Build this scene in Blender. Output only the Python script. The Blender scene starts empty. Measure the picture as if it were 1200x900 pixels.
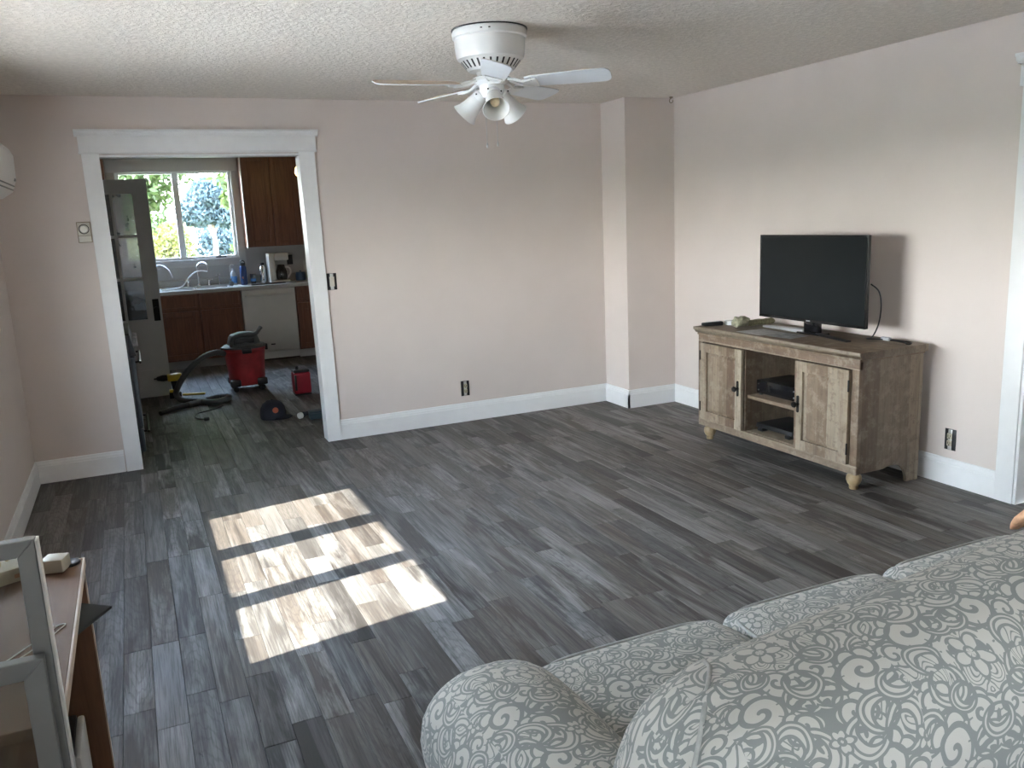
import bpy, bmesh, math, random
from mathutils import Vector, Matrix, noise
random.seed(7)
scene = bpy.context.scene
COL = scene.collection
PI = math.pi

# ------------------------------------------------------------------ camera, sky, sun, exposure
HC = 1.582
cam_d = bpy.data.cameras.new('camera'); cam = bpy.data.objects.new('camera', cam_d); COL.objects.link(cam)
RIGHT = Vector((0.90955494, -0.41330578, -0.04345271))
UP = Vector((0.11980602, 0.16065343, 0.97971271))
FWD = Vector((0.3979401, 0.89630843, -0.19563964))
mw = Matrix.Identity(4)
for i in range(3):
    mw[i][0] = RIGHT[i]; mw[i][1] = UP[i]; mw[i][2] = -FWD[i]
mw[2][3] = HC
cam.matrix_world = mw
cam_d.sensor_width = 36.0; cam_d.lens = 982.17 / 1200 * 36; cam_d.clip_start = 0.02; cam_d.clip_end = 500
scene.camera = cam

SUN_EL = math.radians(43.4); SUN_AZ = math.radians(9.5)      # direction the light travels: +x, a little +y
SUN_STRENGTH = 31.0
SKY_STRENGTH = 27.0
EXPOSURE = 1.58
world = bpy.data.worlds.new('world'); scene.world = world; world.use_nodes = True
wn = world.node_tree; wn.nodes.clear()
# hazy summer sky: pale at the horizon, soft blue overhead, the same all the way round
wtc = wn.nodes.new('ShaderNodeTexCoord'); wsx = wn.nodes.new('ShaderNodeSeparateXYZ'); wn.links.new(wtc.outputs['Generated'], wsx.inputs[0])
wr = wn.nodes.new('ShaderNodeValToRGB'); wn.links.new(wsx.outputs[2], wr.inputs[0])
we = wr.color_ramp.elements; we.new(.3); we.new(.6)
for e_, (p_, c_) in zip(we, ((0, (.93, .945, .96)), (.22, (.81, .89, .98)), (.55, (.52, .70, .98)), (1, (.36, .54, .88)))): e_.position = p_; e_.color = (*c_, 1)
bg = wn.nodes.new('ShaderNodeBackground'); bg.inputs[1].default_value = SKY_STRENGTH
wo = wn.nodes.new('ShaderNodeOutputWorld'); wn.links.new(wr.outputs[0], bg.inputs[0]); wn.links.new(bg.outputs[0], wo.inputs[0])
sl = bpy.data.lights.new('sun', 'SUN'); sl.energy = SUN_STRENGTH; sl.angle = math.radians(0.6); sl.color = (1.0, 0.94, 0.86)
so = bpy.data.objects.new('sun', sl); COL.objects.link(so)
sdir = Vector((math.cos(SUN_AZ) * math.cos(SUN_EL), math.sin(SUN_AZ) * math.cos(SUN_EL), -math.sin(SUN_EL)))
so.rotation_euler = sdir.to_track_quat('-Z', 'Y').to_euler(); so.location = (-8, -1, 9)
vs = scene.view_settings
vs.view_transform = 'Standard'; vs.look = 'None'; vs.exposure = EXPOSURE; vs.gamma = 1.0; vs.use_curve_mapping = False
scene.cycles.max_bounces = 10; scene.cycles.diffuse_bounces = 6; scene.cycles.glossy_bounces = 4; scene.cycles.transparent_max_bounces = 12
scene.cycles.sample_clamp_indirect = 8.0

# ------------------------------------------------------------------ room numbers (metres)
H = 2.44; D = 6.101; R = 4.049; L = -0.7165; BX = 3.594; BD = 0.359
KY = 10.98; REAR = -1.6; WT = 0.12

def portal(name, loc, normal, sx, sy):
    l = bpy.data.lights.new(name, 'AREA'); l.shape = 'RECTANGLE'; l.size = sx; l.size_y = sy; l.cycles.is_portal = True
    o = bpy.data.objects.new(name, l); COL.objects.link(o); o.location = loc
    o.rotation_euler = Vector(normal).to_track_quat('-Z', 'Z').to_euler()
portal('window_portal', (L - .13, 3.72, 1.35), (1, 0, 0), 1.9, 1.0)
portal('window_portal', (L - .13, -0.75, 1.35), (1, 0, 0), 1.1, 1.0)
portal('window_portal', (0.6, KY + .13, 1.76), (0, -1, 0), 1.3, 1.05)

# ------------------------------------------------------------------ materials
MATS = {}
def nodes_of(name):
    m = bpy.data.materials.new(name); m.use_nodes = True
    nt = m.node_tree; nt.nodes.clear()
    o = nt.nodes.new('ShaderNodeOutputMaterial'); b = nt.nodes.new('ShaderNodeBsdfPrincipled')
    nt.links.new(b.outputs[0], o.inputs[0])
    return m, nt, b, o
def ramp(nt, fac, stops, interp='LINEAR'):
    r = nt.nodes.new('ShaderNodeValToRGB'); r.color_ramp.interpolation = interp
    e = r.color_ramp.elements
    while len(e) < len(stops): e.new(0.5)
    for i, (p, c) in enumerate(stops): e[i].position = p; e[i].color = (*c, 1) if len(c) == 3 else c
    nt.links.new(fac, r.inputs[0]); return r.outputs[0]
def noise_n(nt, vec, scale, detail=3, rough=.5, dist=0, w=None):
    n = nt.nodes.new('ShaderNodeTexNoise')
    if w is not None: n.noise_dimensions = '4D'; nt.links.new(w, n.inputs['W'])
    n.inputs['Scale'].default_value = scale; n.inputs['Detail'].default_value = detail
    n.inputs['Roughness'].default_value = rough; n.inputs['Distortion'].default_value = dist
    if vec is not None: nt.links.new(vec, n.inputs['Vector'])
    return n.outputs[0]
def math_n(nt, op, a, b=None, c=None, clamp=False):
    n = nt.nodes.new('ShaderNodeMath'); n.operation = op; n.use_clamp = clamp
    for i, x in enumerate((a, b, c)):
        if x is None: continue
        if isinstance(x, (int, float)): n.inputs[i].default_value = x
        else: nt.links.new(x, n.inputs[i])
    return n.outputs[0]
def mix_n(nt, fac, a, b, mode='MIX'):
    n = nt.nodes.new('ShaderNodeMix'); n.data_type = 'RGBA'; n.blend_type = mode
    for i, x in ((0, fac), (6, a), (7, b)):
        if isinstance(x, (int, float)): n.inputs[i].default_value = x
        elif isinstance(x, tuple): n.inputs[i].default_value = (*x, 1) if len(x) == 3 else x
        else: nt.links.new(x, n.inputs[i])
    return n.outputs[2]
def mapping(nt, vec, scale=(1, 1, 1), loc=(0, 0, 0)):
    n = nt.nodes.new('ShaderNodeMapping'); n.inputs['Scale'].default_value = scale; n.inputs['Location'].default_value = loc
    nt.links.new(vec, n.inputs['Vector']); return n.outputs[0]
def bump_n(nt, bsdf, h, strength=.3, distance=.002):
    n = nt.nodes.new('ShaderNodeBump'); n.inputs['Strength'].default_value = strength; n.inputs['Distance'].default_value = distance
    nt.links.new(h, n.inputs['Height']); nt.links.new(n.outputs[0], bsdf.inputs['Normal'])
def M(name, col, rough=.5, metal=0.0, var=.06, scale=12, bump=0.0, bscale=200, spec=None, coat=0, trans=0, emit=None):
    if name in MATS: return MATS[name]
    m, nt, b, o = nodes_of(name)
    tc = nt.nodes.new('ShaderNodeTexCoord')
    f = noise_n(nt, tc.outputs['Object'], scale, 4)
    lo = tuple(max(0, c * (1 - var)) for c in col); hi = tuple(min(1, c * (1 + var)) for c in col)
    nt.links.new(ramp(nt, f, [(.3, lo), (.7, hi)]), b.inputs['Base Color'])
    b.inputs['Roughness'].default_value = rough; b.inputs['Metallic'].default_value = metal
    if spec is not None: b.inputs['Specular IOR Level'].default_value = spec
    if coat: b.inputs['Coat Weight'].default_value = coat; b.inputs['Coat Roughness'].default_value = .08
    if trans: b.inputs['Transmission Weight'].default_value = trans
    if emit: b.inputs['Emission Color'].default_value = (*emit[0], 1); b.inputs['Emission Strength'].default_value = emit[1]
    if bump: bump_n(nt, b, noise_n(nt, tc.outputs['Object'], bscale, 3), bump, .001)
    MATS[name] = m; return m

def glass_mat(name, tint=(.97, .985, .98), refl=.06, dirt=.0, dirtcol=(.5, .5, .48)):
    m = bpy.data.materials.new(name); m.use_nodes = True; nt = m.node_tree; nt.nodes.clear()
    o = nt.nodes.new('ShaderNodeOutputMaterial'); t = nt.nodes.new('ShaderNodeBsdfTransparent'); g = nt.nodes.new('ShaderNodeBsdfGlossy')
    t.inputs[0].default_value = (*tint, 1); g.inputs['Roughness'].default_value = .02
    lw = nt.nodes.new('ShaderNodeLayerWeight'); lw.inputs[0].default_value = .35
    f = math_n(nt, 'MULTIPLY_ADD', lw.outputs['Fresnel'], .55, refl, True)
    mx = nt.nodes.new('ShaderNodeMixShader'); nt.links.new(f, mx.inputs[0]); nt.links.new(t.outputs[0], mx.inputs[1]); nt.links.new(g.outputs[0], mx.inputs[2])
    out = mx.outputs[0]
    if dirt:
        d = nt.nodes.new('ShaderNodeBsdfDiffuse'); d.inputs[0].default_value = (*dirtcol, 1)
        tc = nt.nodes.new('ShaderNodeTexCoord'); nf = noise_n(nt, tc.outputs['Object'], 9, 5)
        df = math_n(nt, 'MULTIPLY', nf, dirt * 2)
        m2 = nt.nodes.new('ShaderNodeMixShader'); nt.links.new(df, m2.inputs[0]); nt.links.new(out, m2.inputs[1]); nt.links.new(d.outputs[0], m2.inputs[2]); out = m2.outputs[0]
    nt.links.new(out, o.inputs[0]); return m

WALLP = M('wall_paint', (.66, .582, .535), .62, var=.02, scale=3, bump=.12, bscale=260)
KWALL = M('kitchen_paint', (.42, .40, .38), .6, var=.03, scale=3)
TRIMW = M('white_trim_paint', (.80, .80, .79), .38, var=.02)
WHITE = M('white_enamel', (.80, .80, .78), .28, var=.02, coat=.3)
WFRAME = M('white_vinyl', (.78, .78, .77), .4, var=.02)
BLACK = M('black_plastic', (.012, .012, .013), .38, var=.2)
BLACKM = M('black_iron', (.015, .014, .013), .45, .6, var=.2)
STEEL = M('brushed_steel', (.55, .55, .56), .32, 1.0, var=.08)
DKSTEEL = M('dark_stainless', (.10, .11, .12), .35, .7, var=.15)
CHROME = M('chrome', (.75, .75, .76), .12, 1.0, var=.02)
GLASS = glass_mat('clear_glass')

def ceiling_mat():
    m, nt, b, o = nodes_of('textured_ceiling')
    tc = nt.nodes.new('ShaderNodeTexCoord'); v = tc.outputs['Object']
    n1 = noise_n(nt, v, 34, 5, .6, .4); n2 = noise_n(nt, v, 90, 3, .6)
    h = math_n(nt, 'ADD', ramp(nt, n1, [(.42, (0, 0, 0)), (.6, (1, 1, 1))]), math_n(nt, 'MULTIPLY', n2, .6))
    nt.links.new(ramp(nt, n1, [(.3, (.66, .605, .535)), (.65, (.80, .74, .665))]), b.inputs['Base Color'])
    b.inputs['Roughness'].default_value = .85; bump_n(nt, b, h, .55, .006); return m
CEIL = ceiling_mat()

def plank_mat():
    m, nt, b, o = nodes_of('weathered_vinyl_plank')
    uv = nt.nodes.new('ShaderNodeUVMap').outputs[0]
    at = nt.nodes.new('ShaderNodeAttribute'); at.attribute_name = 'rnd'; rnd = at.outputs['Fac']
    w = math_n(nt, 'MULTIPLY', rnd, 73.0)
    base = ramp(nt, rnd, [(0, (.042, .036, .032)), (.2, (.10, .082, .068)), (.42, (.14, .122, .106)), (.6, (.055, .050, .046)), (.78, (.16, .148, .134)), (.9, (.08, .075, .071)), (1, (.23, .215, .20))])
    grain = noise_n(nt, mapping(nt, uv, (42, 1.7, 1)), 1.0, 5, .6, .35, w)
    fine = noise_n(nt, mapping(nt, uv, (190, 5, 1)), 1.0, 4, .65, .2, w)
    wash = noise_n(nt, mapping(nt, uv, (13, 1.7, 1)), 1.0, 5, .6, .9, w)
    c = mix_n(nt, math_n(nt, 'MULTIPLY', ramp(nt, grain, [(.34, (1, 1, 1)), (.56, (0, 0, 0))]), math_n(nt, 'MULTIPLY_ADD', math_n(nt, 'FRACT', math_n(nt, 'MULTIPLY', rnd, 29.7)), .6, .25)), base, (.024, .021, .019))
    c2 = mix_n(nt, math_n(nt, 'MULTIPLY', ramp(nt, math_n(nt, 'MULTIPLY_ADD', fine, .14, math_n(nt, 'MULTIPLY_ADD', grain, .18, math_n(nt, 'MULTIPLY', wash, .75))), [(.49, (0, 0, 0)), (.66, (1, 1, 1))]), math_n(nt, 'MULTIPLY_ADD', math_n(nt, 'FRACT', math_n(nt, 'MULTIPLY', rnd, 17.3)), .68, .14)), c, (.33, .317, .30))
    spot = noise_n(nt, mapping(nt, uv, (26, 9, 1)), 1.0, 3, .6, 1.0, w)
    c2 = mix_n(nt, ramp(nt, spot, [(.70, (0, 0, 0)), (.76, (.8, .8, .8))]), c2, (.02, .018, .017))
    # cathedral rings on some boards
    wv = nt.nodes.new('ShaderNodeTexWave'); wv.wave_type = 'RINGS'; wv.rings_direction = 'Z'
    off = nt.nodes.new('ShaderNodeCombineXYZ'); nt.links.new(math_n(nt, 'MULTIPLY_ADD', rnd, .06, -.03), off.inputs[0]); nt.links.new(math_n(nt, 'MULTIPLY_ADD', rnd, 1.4, -.7), off.inputs[1])
    va = nt.nodes.new('ShaderNodeVectorMath'); va.operation = 'ADD'; nt.links.new(uv, va.inputs[0]); nt.links.new(off.outputs[0], va.inputs[1])
    nt.links.new(mapping(nt, va.outputs[0], (1, .16, 1)), wv.inputs['Vector']); wv.inputs['Scale'].default_value = 25; wv.inputs['Distortion'].default_value = 6.0; wv.inputs['Detail'].default_value = 3; wv.inputs['Detail Scale'].default_value = 2
    sel = math_n(nt, 'GREATER_THAN', math_n(nt, 'FRACT', math_n(nt, 'MULTIPLY', rnd, 37.3)), .55)
    rings = math_n(nt, 'MULTIPLY', ramp(nt, wv.outputs[0], [(.0, (1, 1, 1)), (.3, (0, 0, 0))]), math_n(nt, 'MULTIPLY', sel, .30))
    c3 = mix_n(nt, rings, c2, (.045, .04, .036))
    c4 = mix_n(nt, math_n(nt, 'MULTIPLY', ramp(nt, fine, [(.40, (1, 1, 1)), (.52, (0, 0, 0))]), .38), c3, (.03, .027, .025))
    nt.links.new(c4, b.inputs['Base Color'])
    nt.links.new(math_n(nt, 'MULTIPLY_ADD', grain, .2, .40), b.inputs['Roughness'])
    b.inputs['Specular IOR Level'].default_value = .26
    bump_n(nt, b, math_n(nt, 'ADD', grain, math_n(nt, 'MULTIPLY', fine, .5)), .22, .0012)
    return m
PLANK = plank_mat()

def barnwood_mat(name, axis, tint=1.0, along=2):
    """weathered oak: boards run along one object axis, stripes change across `axis`"""
    m, nt, b, o = nodes_of(name)
    tc = nt.nodes.new('ShaderNodeTexCoord'); v = tc.outputs['Object']
    sc = [22, 22, 22]; sc[along] = 1.6
    sep = nt.nodes.new('ShaderNodeSeparateXYZ'); nt.links.new(v, sep.inputs[0])
    a = sep.outputs[axis]
    nb = noise_n(nt, mapping(nt, v, tuple(1.2 if i != along else .15 for i in range(3))), 3, 2)
    st = math_n(nt, 'FLOOR', math_n(nt, 'MULTIPLY', math_n(nt, 'ADD', a, math_n(nt, 'MULTIPLY', nb, .05)), 12.5))
    wn_ = nt.nodes.new('ShaderNodeTexWhiteNoise'); wn_.noise_dimensions = '1D'; nt.links.new(st, wn_.inputs['W'])
    base = ramp(nt, wn_.outputs[0], [(0, (.15 * tint, .092 * tint, .055 * tint)), (.3, (.36 * tint, .29 * tint, .21 * tint)), (.5, (.18 * tint, .115 * tint, .072 * tint)), (.75, (.46 * tint, .39 * tint, .29 * tint)), (1, (.24 * tint, .165 * tint, .108 * tint))])
    g = noise_n(nt, mapping(nt, v, tuple(sc)), 2.2, 6, .65, .5)
    c = mix_n(nt, ramp(nt, g, [(.34, (.45, .45, .45)), (.55, (0, 0, 0))]), base, (.10 * tint, .07 * tint, .048 * tint))
    p = noise_n(nt, v, 14, 6, .7, 0)
    c2 = mix_n(nt, math_n(nt, 'MULTIPLY', ramp(nt, p, [(.5, (0, 0, 0)), (.62, (1, 1, 1))]), .42), c, (.40 * tint, .34 * tint, .26 * tint))
    c2 = mix_n(nt, math_n(nt, 'MULTIPLY', ramp(nt, noise_n(nt, v, 23, 5, .7, 0), [(.52, (0, 0, 0)), (.64, (1, 1, 1))]), .4), c2, (.12 * tint, .078 * tint, .05 * tint))
    nt.links.new(c2, b.inputs['Base Color']); b.inputs['Roughness'].default_value = .55
    bump_n(nt, b, g, .15, .001); return m
OAKZ = barnwood_mat('weathered_oak_upright', 1, .92)
OAKSIDE = barnwood_mat('weathered_oak_side', 0, .76)
OAKH = barnwood_mat('weathered_oak_level', 2, .90, 1)
OAKTOP = barnwood_mat('weathered_oak_top', 0, .68, 1)
FOOTW = M('pale_turned_wood', (.32, .23, .125), .4, var=.15, scale=20)

def wood_mat(name, c1, c2, rough=.4, scale=(30, 30, 2), spec=.5):
    m, nt, b, o = nodes_of(name)
    tc = nt.nodes.new('ShaderNodeTexCoord'); g = noise_n(nt, mapping(nt, tc.outputs['Object'], scale), 1.5, 6, .65, .6)
    nt.links.new(ramp(nt, g, [(.3, c1), (.7, c2)]), b.inputs['Base Color']); b.inputs['Roughness'].default_value = rough; b.inputs['Specular IOR Level'].default_value = spec
    return m
CHERRY = wood_mat('cherry_cabinet_wood', (.10, .032, .014), (.20, .075, .032), .35)
DESKTOP = wood_mat('desk_laminate_top', (.15, .088, .055), (.24, .145, .095), .62, (4, 1.2, 30), .25)
DESKSIDE = wood_mat('desk_laminate_side', (.13, .06, .03), (.21, .105, .055), .45, (30, 4, 2))
DESKEDGE = M('desk_edge_band', (.55, .43, .33), .45, var=.1)

def damask_mat():
    m, nt, b, o = nodes_of('damask_upholstery')
    uv = nt.nodes.new('ShaderNodeUVMap').outputs[0]
    nz = nt.nodes.new('ShaderNodeTexNoise'); nz.inputs['Scale'].default_value = 5; nz.inputs['Detail'].default_value = 2; nt.links.new(uv, nz.inputs['Vector'])
    vm = nt.nodes.new('ShaderNodeVectorMath'); vm.operation = 'MULTIPLY_ADD'; nt.links.new(nz.outputs['Color'], vm.inputs[0]); vm.inputs[1].default_value = (.06, .06, 0); nt.links.new(uv, vm.inputs[2])
    sp = nt.nodes.new('ShaderNodeSeparateXYZ'); nt.links.new(vm.outputs[0], sp.inputs[0])
    A = .145; PH = 2.6
    mt = lambda *a: math_n(nt, *a)
    u = mt('DIVIDE', sp.outputs[0], A); v = mt('DIVIDE', sp.outputs[1], A)
    col = mt('FLOOR', mt('MULTIPLY', mt('ADD', u, 1.0), .5))
    v = mt('ADD', v, mt('MULTIPLY', mt('FLOORED_MODULO', col, 2.0), PH / 2))
    X = mt('PINGPONG', u, 1.0)
    Y = mt('FLOORED_MODULO', v, PH)
    cmb = nt.nodes.new('ShaderNodeCombineXYZ'); nt.links.new(X, cmb.inputs[0]); nt.links.new(Y, cmb.inputs[1])
    def polar(cx, cy):
        dx = mt('SUBTRACT', X, cx); dy = mt('SUBTRACT', Y, cy)
        return mt('SQRT', mt('ADD', mt('MULTIPLY', dx, dx), mt('MULTIPLY', dy, dy))), mt('ARCTAN2', dy, dx)
    # flowing leaf ribbons: contour bands of a warped field
    n1 = noise_n(nt, mapping(nt, cmb.outputs[0], (2.6, 1.7, 1)), 1.0, 1, .4, 1.1)
    fr = mt('FRACT', mt('MULTIPLY', n1, 9.5))
    gap = noise_n(nt, mapping(nt, cmb.outputs[0], (5, 4, 1), (3, 7, 0)), 1.0, 1)
    acc = mt('MULTIPLY', mt('GREATER_THAN', fr, .30), mt('LESS_THAN', gap, .60))
    def put(acc, msk, dom): return mt('ADD', mt('MULTIPLY', acc, mt('SUBTRACT', 1.0, dom)), mt('MULTIPLY', msk, dom))
    def scroll(acc, cx, cy, Rr, hand, ph, turns=1.6, lobes=7):
        r, th = polar(cx, cy)
        t = mt('MULTIPLY_ADD', r, turns / Rr, mt('MULTIPLY_ADD', th, hand / (2 * PI), ph))
        lob = mt('ABSOLUTE', mt('SINE', mt('MULTIPLY_ADD', th, lobes / 2, ph * 5)))
        edge = mt('MULTIPLY_ADD', lob, Rr * .22, Rr * .80)
        f = mt('FRACT', t)
        band = mt('GREATER_THAN', f, mt('MULTIPLY_ADD', mt('DIVIDE', r, Rr), -.16, .40))
        # radial leaf veins near the rim
        vein = mt('MULTIPLY', mt('GREATER_THAN', r, Rr * .62), mt('LESS_THAN', lob, .16))
        msk = mt('MULTIPLY', mt('MULTIPLY', band, mt('LESS_THAN', r, edge)), mt('SUBTRACT', 1.0, vein))
        return put(acc, msk, mt('LESS_THAN', r, mt('ADD', edge, .045)))
    def crescent(acc, cx, cy, Rr, ox, oy, q=.8):
        r, th = polar(cx, cy); r2, t2 = polar(cx + ox, cy + oy)
        msk = mt('MULTIPLY', mt('LESS_THAN', r, Rr), mt('GREATER_THAN', r2, Rr * q))
        vein = mt('LESS_THAN', mt('ABSOLUTE', mt('SUBTRACT', r, Rr * .80)), .016)
        dom = mt('MULTIPLY', mt('LESS_THAN', r, Rr + .035), mt('GREATER_THAN', r2, Rr * q - .04))
        return put(acc, mt('MULTIPLY', msk, mt('SUBTRACT', 1.0, vein)), dom)
    def palm(acc, cx, cy, Rr, n, ph):
        r, th = polar(cx, cy); s = mt('COSINE', mt('MULTIPLY_ADD', th, n, ph))
        edge = mt('MULTIPLY_ADD', s, Rr * .22, Rr * .78)
        msk = mt('MULTIPLY', mt('GREATER_THAN', s, mt('MULTIPLY_ADD', mt('DIVIDE', r, Rr), .5, -.95)), mt('LESS_THAN', r, edge))
        ringm = mt('GREATER_THAN', mt('ABSOLUTE', mt('SUBTRACT', r, Rr * .28)), .018)
        return put(acc, mt('MULTIPLY', msk, ringm), mt('LESS_THAN', r, mt('ADD', edge, .04)))
    for cx, cy in ((.0, .06), (0, PH + .06), (1, PH / 2 + .06)): acc = palm(acc, cx, cy, .26, 5, 1.57)
    for a in ((.47, .62, .33, 1, .1), (.66, 1.72, .35, -1, .35), (.30, 1.32, .22, -1, .6, 1.3, 5), (.80, 2.32, .22, 1, .2, 1.3, 5), (.85, .42, .19, -1, .5, 1.2, 5), (.22, 2.02, .24, 1, .8, 1.4, 5)): acc = scroll(acc, *a)
    for a in ((.30, .98, .26, .08, .06), (.78, .92, .25, -.07, -.05), (.12, 1.66, .20, .06, -.05), (.95, 2.0, .20, -.06, -.05), (.55, 2.38, .24, .02, .08), (.10, .55, .18, .05, .04), (.52, 1.18, .22, .05, -.06), (0.0, 1.86, .2, .0, .07), (.86, 1.36, .2, .05, .05), (.42, 2.22, .16, -.05, .03), (.62, .2, .2, -.02, -.07)): acc = crescent(acc, *a)
    for cx, cy in ((0, 1.05), (1, .72)): acc = palm(acc, cx, cy, .13, 5, .4)
    acc = mt('MINIMUM', acc, 1.0)
    tw = noise_n(nt, mapping(nt, uv, (900, 900, 1)), 1, 2)
    ground = mix_n(nt, mt('MULTIPLY', tw, .4), (.21, .228, .219), (.295, .312, .298))
    fig = mix_n(nt, mt('MULTIPLY', tw, .5), (.50, .49, .455), (.60, .59, .55))
    nt.links.new(mix_n(nt, acc, ground, fig), b.inputs['Base Color'])
    b.inputs['Roughness'].default_value = .72; b.inputs['Sheen Weight'].default_value = .15
    bump_n(nt, b, mt('ADD', acc, mt('MULTIPLY', tw, .3)), .25, .0015)
    return m
DAMASK = damask_mat()

# ------------------------------------------------------------------ mesh helpers
class MB:
    def __init__(s): s.v = []; s.f = []; s.uv = None
    def add(s, vs_, fs):
        n = len(s.v); s.v += [tuple(p) for p in vs_]; s.f += [tuple(i + n for i in f) for f in fs]; return s
    def box(s, x0, x1, y0, y1, z0, z1):
        v = [(x, y, z) for z in (z0, z1) for y in (y0, y1) for x in (x0, x1)]
        return s.add(v, [(0, 2, 3, 1), (4, 5, 7, 6), (0, 1, 5, 4), (2, 6, 7, 3), (0, 4, 6, 2), (1, 3, 7, 5)])
    def hexa(s, pts):   # eight points: bottom four (ccw), top four
        return s.add(pts, [(3, 2, 1, 0), (4, 5, 6, 7), (0, 1, 5, 4), (1, 2, 6, 5), (2, 3, 7, 6), (3, 0, 4, 7)])
    def prism(s, poly, axis, a, b):   # polygon in the other two axes (cyclic order) swept along axis from a to b
        def mk(p, q):
            return {0: (q, p[0], p[1]), 1: (p[0], q, p[1]), 2: (p[0], p[1], q)}[axis]
        n = len(poly); v = [mk(p, a) for p in poly] + [mk(p, b) for p in poly]
        f = [tuple(range(n))[::-1], tuple(range(n, 2 * n))] + [(i, (i + 1) % n, n + (i + 1) % n, n + i) for i in range(n)]
        return s.add(v, f)
    def tube(s, pts, r, n=8, cap=True, rs=None):
        pts = [Vector(p) for p in pts]; rings = []; up = None; base = len(s.v)
        for i, p in enumerate(pts):
            t = (pts[min(i + 1, len(pts) - 1)] - pts[max(i - 1, 0)]).normalized()
            if up is None:
                up = Vector((0, 0, 1)) if abs(t.z) < .9 else Vector((1, 0, 0))
            a = t.cross(up).normalized(); bb = a.cross(t).normalized(); up = bb
            rr = rs[i] if rs else r
            rings.append([p + a * math.cos(2 * PI * k / n) * rr + bb * math.sin(2 * PI * k / n) * rr for k in range(n)])
        v = [q for g in rings for q in g]; f = []
        for i in range(len(pts) - 1):
            for k in range(n): f.append((i * n + k, i * n + (k + 1) % n, (i + 1) * n + (k + 1) % n, (i + 1) * n + k))
        if cap: f += [tuple(range(n))[::-1], tuple(range((len(pts) - 1) * n, len(pts) * n))]
        return s.add(v, f)
    def lathe(s, prof, n=24, c=(0, 0, 0), mat=None, closed=False):   # prof: (r, z) pairs
        v = []; f = []
        for r, z in prof:
            for k in range(n):
                a = 2 * PI * k / n; p = Vector((r * math.cos(a), r * math.sin(a), z))
                if mat is not None: p = mat @ p
                v.append(p + Vector(c))
        m = len(prof)
        for i in range(m - 1 if not closed else m):
            j = (i + 1) % m
            for k in range(n): f.append((i * n + k, i * n + (k + 1) % n, j * n + (k + 1) % n, j * n + k))
        if not closed:
            if prof[0][0] > 1e-6: f.append(tuple(range(n))[::-1])
            if prof[-1][0] > 1e-6: f.append(tuple(range((m - 1) * n, m * n)))
        return s.add(v, f)
    def rcube(s, x0, x1, y0, y1, z0, z1, r, n=8, bulge=(0, 0, 0), fn=None):
        """rounded cushion-like block; bulge puffs the faces out"""
        c = Vector(((x0 + x1) / 2, (y0 + y1) / 2, (z0 + z1) / 2)); h = Vector(((x1 - x0) / 2, (y1 - y0) / 2, (z1 - z0) / 2))
        r = min(r, h.x, h.y, h.z); inn = h - Vector((r, r, r)); idx = {}; v = []; f = []
        if isinstance(n, int): n = (n, n, n)
        def samples(k):
            out = []
            m = 5
            for i in range(m): out.append(-h[k] + r * (1 - math.cos(PI / 2 * i / m)))
            for i in range(n[k] + 1): out.append(-inn[k] + 2 * inn[k] * i / n[k])
            for i in range(1, m + 1): out.append(inn[k] + r * math.sin(PI / 2 * i / m))
            return out
        S = [samples(0), samples(1), samples(2)]
        def pt(p):
            q = Vector([max(-inn[k], min(inn[k], p[k])) for k in range(3)]); d = Vector(p) - q
            # map the square corner onto the round one
            mx = max(abs(d.x), abs(d.y), abs(d.z))
            if mx > 1e-9: d = d.normalized() * r if d.length > 1e-9 else d
            o_ = q + d
            t = [1 - (o_[k] / h[k]) ** 2 for k in range(3)]
            o_ = Vector((o_.x + math.copysign(bulge[0], o_.x) * (abs(o_.x) / h.x) ** 2 * t[1] * t[2], o_.y + math.copysign(bulge[1], o_.y) * (abs(o_.y) / h.y) ** 2 * t[0] * t[2], o_.z + math.copysign(bulge[2], o_.z) * (abs(o_.z) / h.z) ** 2 * t[0] * t[1]))
            o_ = o_ + c
            return fn(o_) if fn else o_
        def vid(i, j, k):
            if (i, j, k) not in idx: idx[(i, j, k)] = len(v); v.append(pt((S[0][i], S[1][j], S[2][k])))
            return idx[(i, j, k)]
        N = [len(q) - 1 for q in S]
        for i in range(N[0]):
            for j in range(N[1]):
                f.append((vid(i, j, 0), vid(i, j + 1, 0), vid(i + 1, j + 1, 0), vid(i + 1, j, 0)))
                f.append((vid(i, j, N[2]), vid(i + 1, j, N[2]), vid(i + 1, j + 1, N[2]), vid(i, j + 1, N[2])))
        for i in range(N[0]):
            for k in range(N[2]):
                f.append((vid(i, 0, k), vid(i + 1, 0, k), vid(i + 1, 0, k + 1), vid(i, 0, k + 1)))
                f.append((vid(i, N[1], k), vid(i, N[1], k + 1), vid(i + 1, N[1], k + 1), vid(i + 1, N[1], k)))
        for j in range(N[1]):
            for k in range(N[2]):
                f.append((vid(0, j, k), vid(0, j, k + 1), vid(0, j + 1, k + 1), vid(0, j + 1, k)))
                f.append((vid(N[0], j, k), vid(N[0], j + 1, k), vid(N[0], j + 1, k + 1), vid(N[0], j, k + 1)))
        return s.add(v, f)
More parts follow.
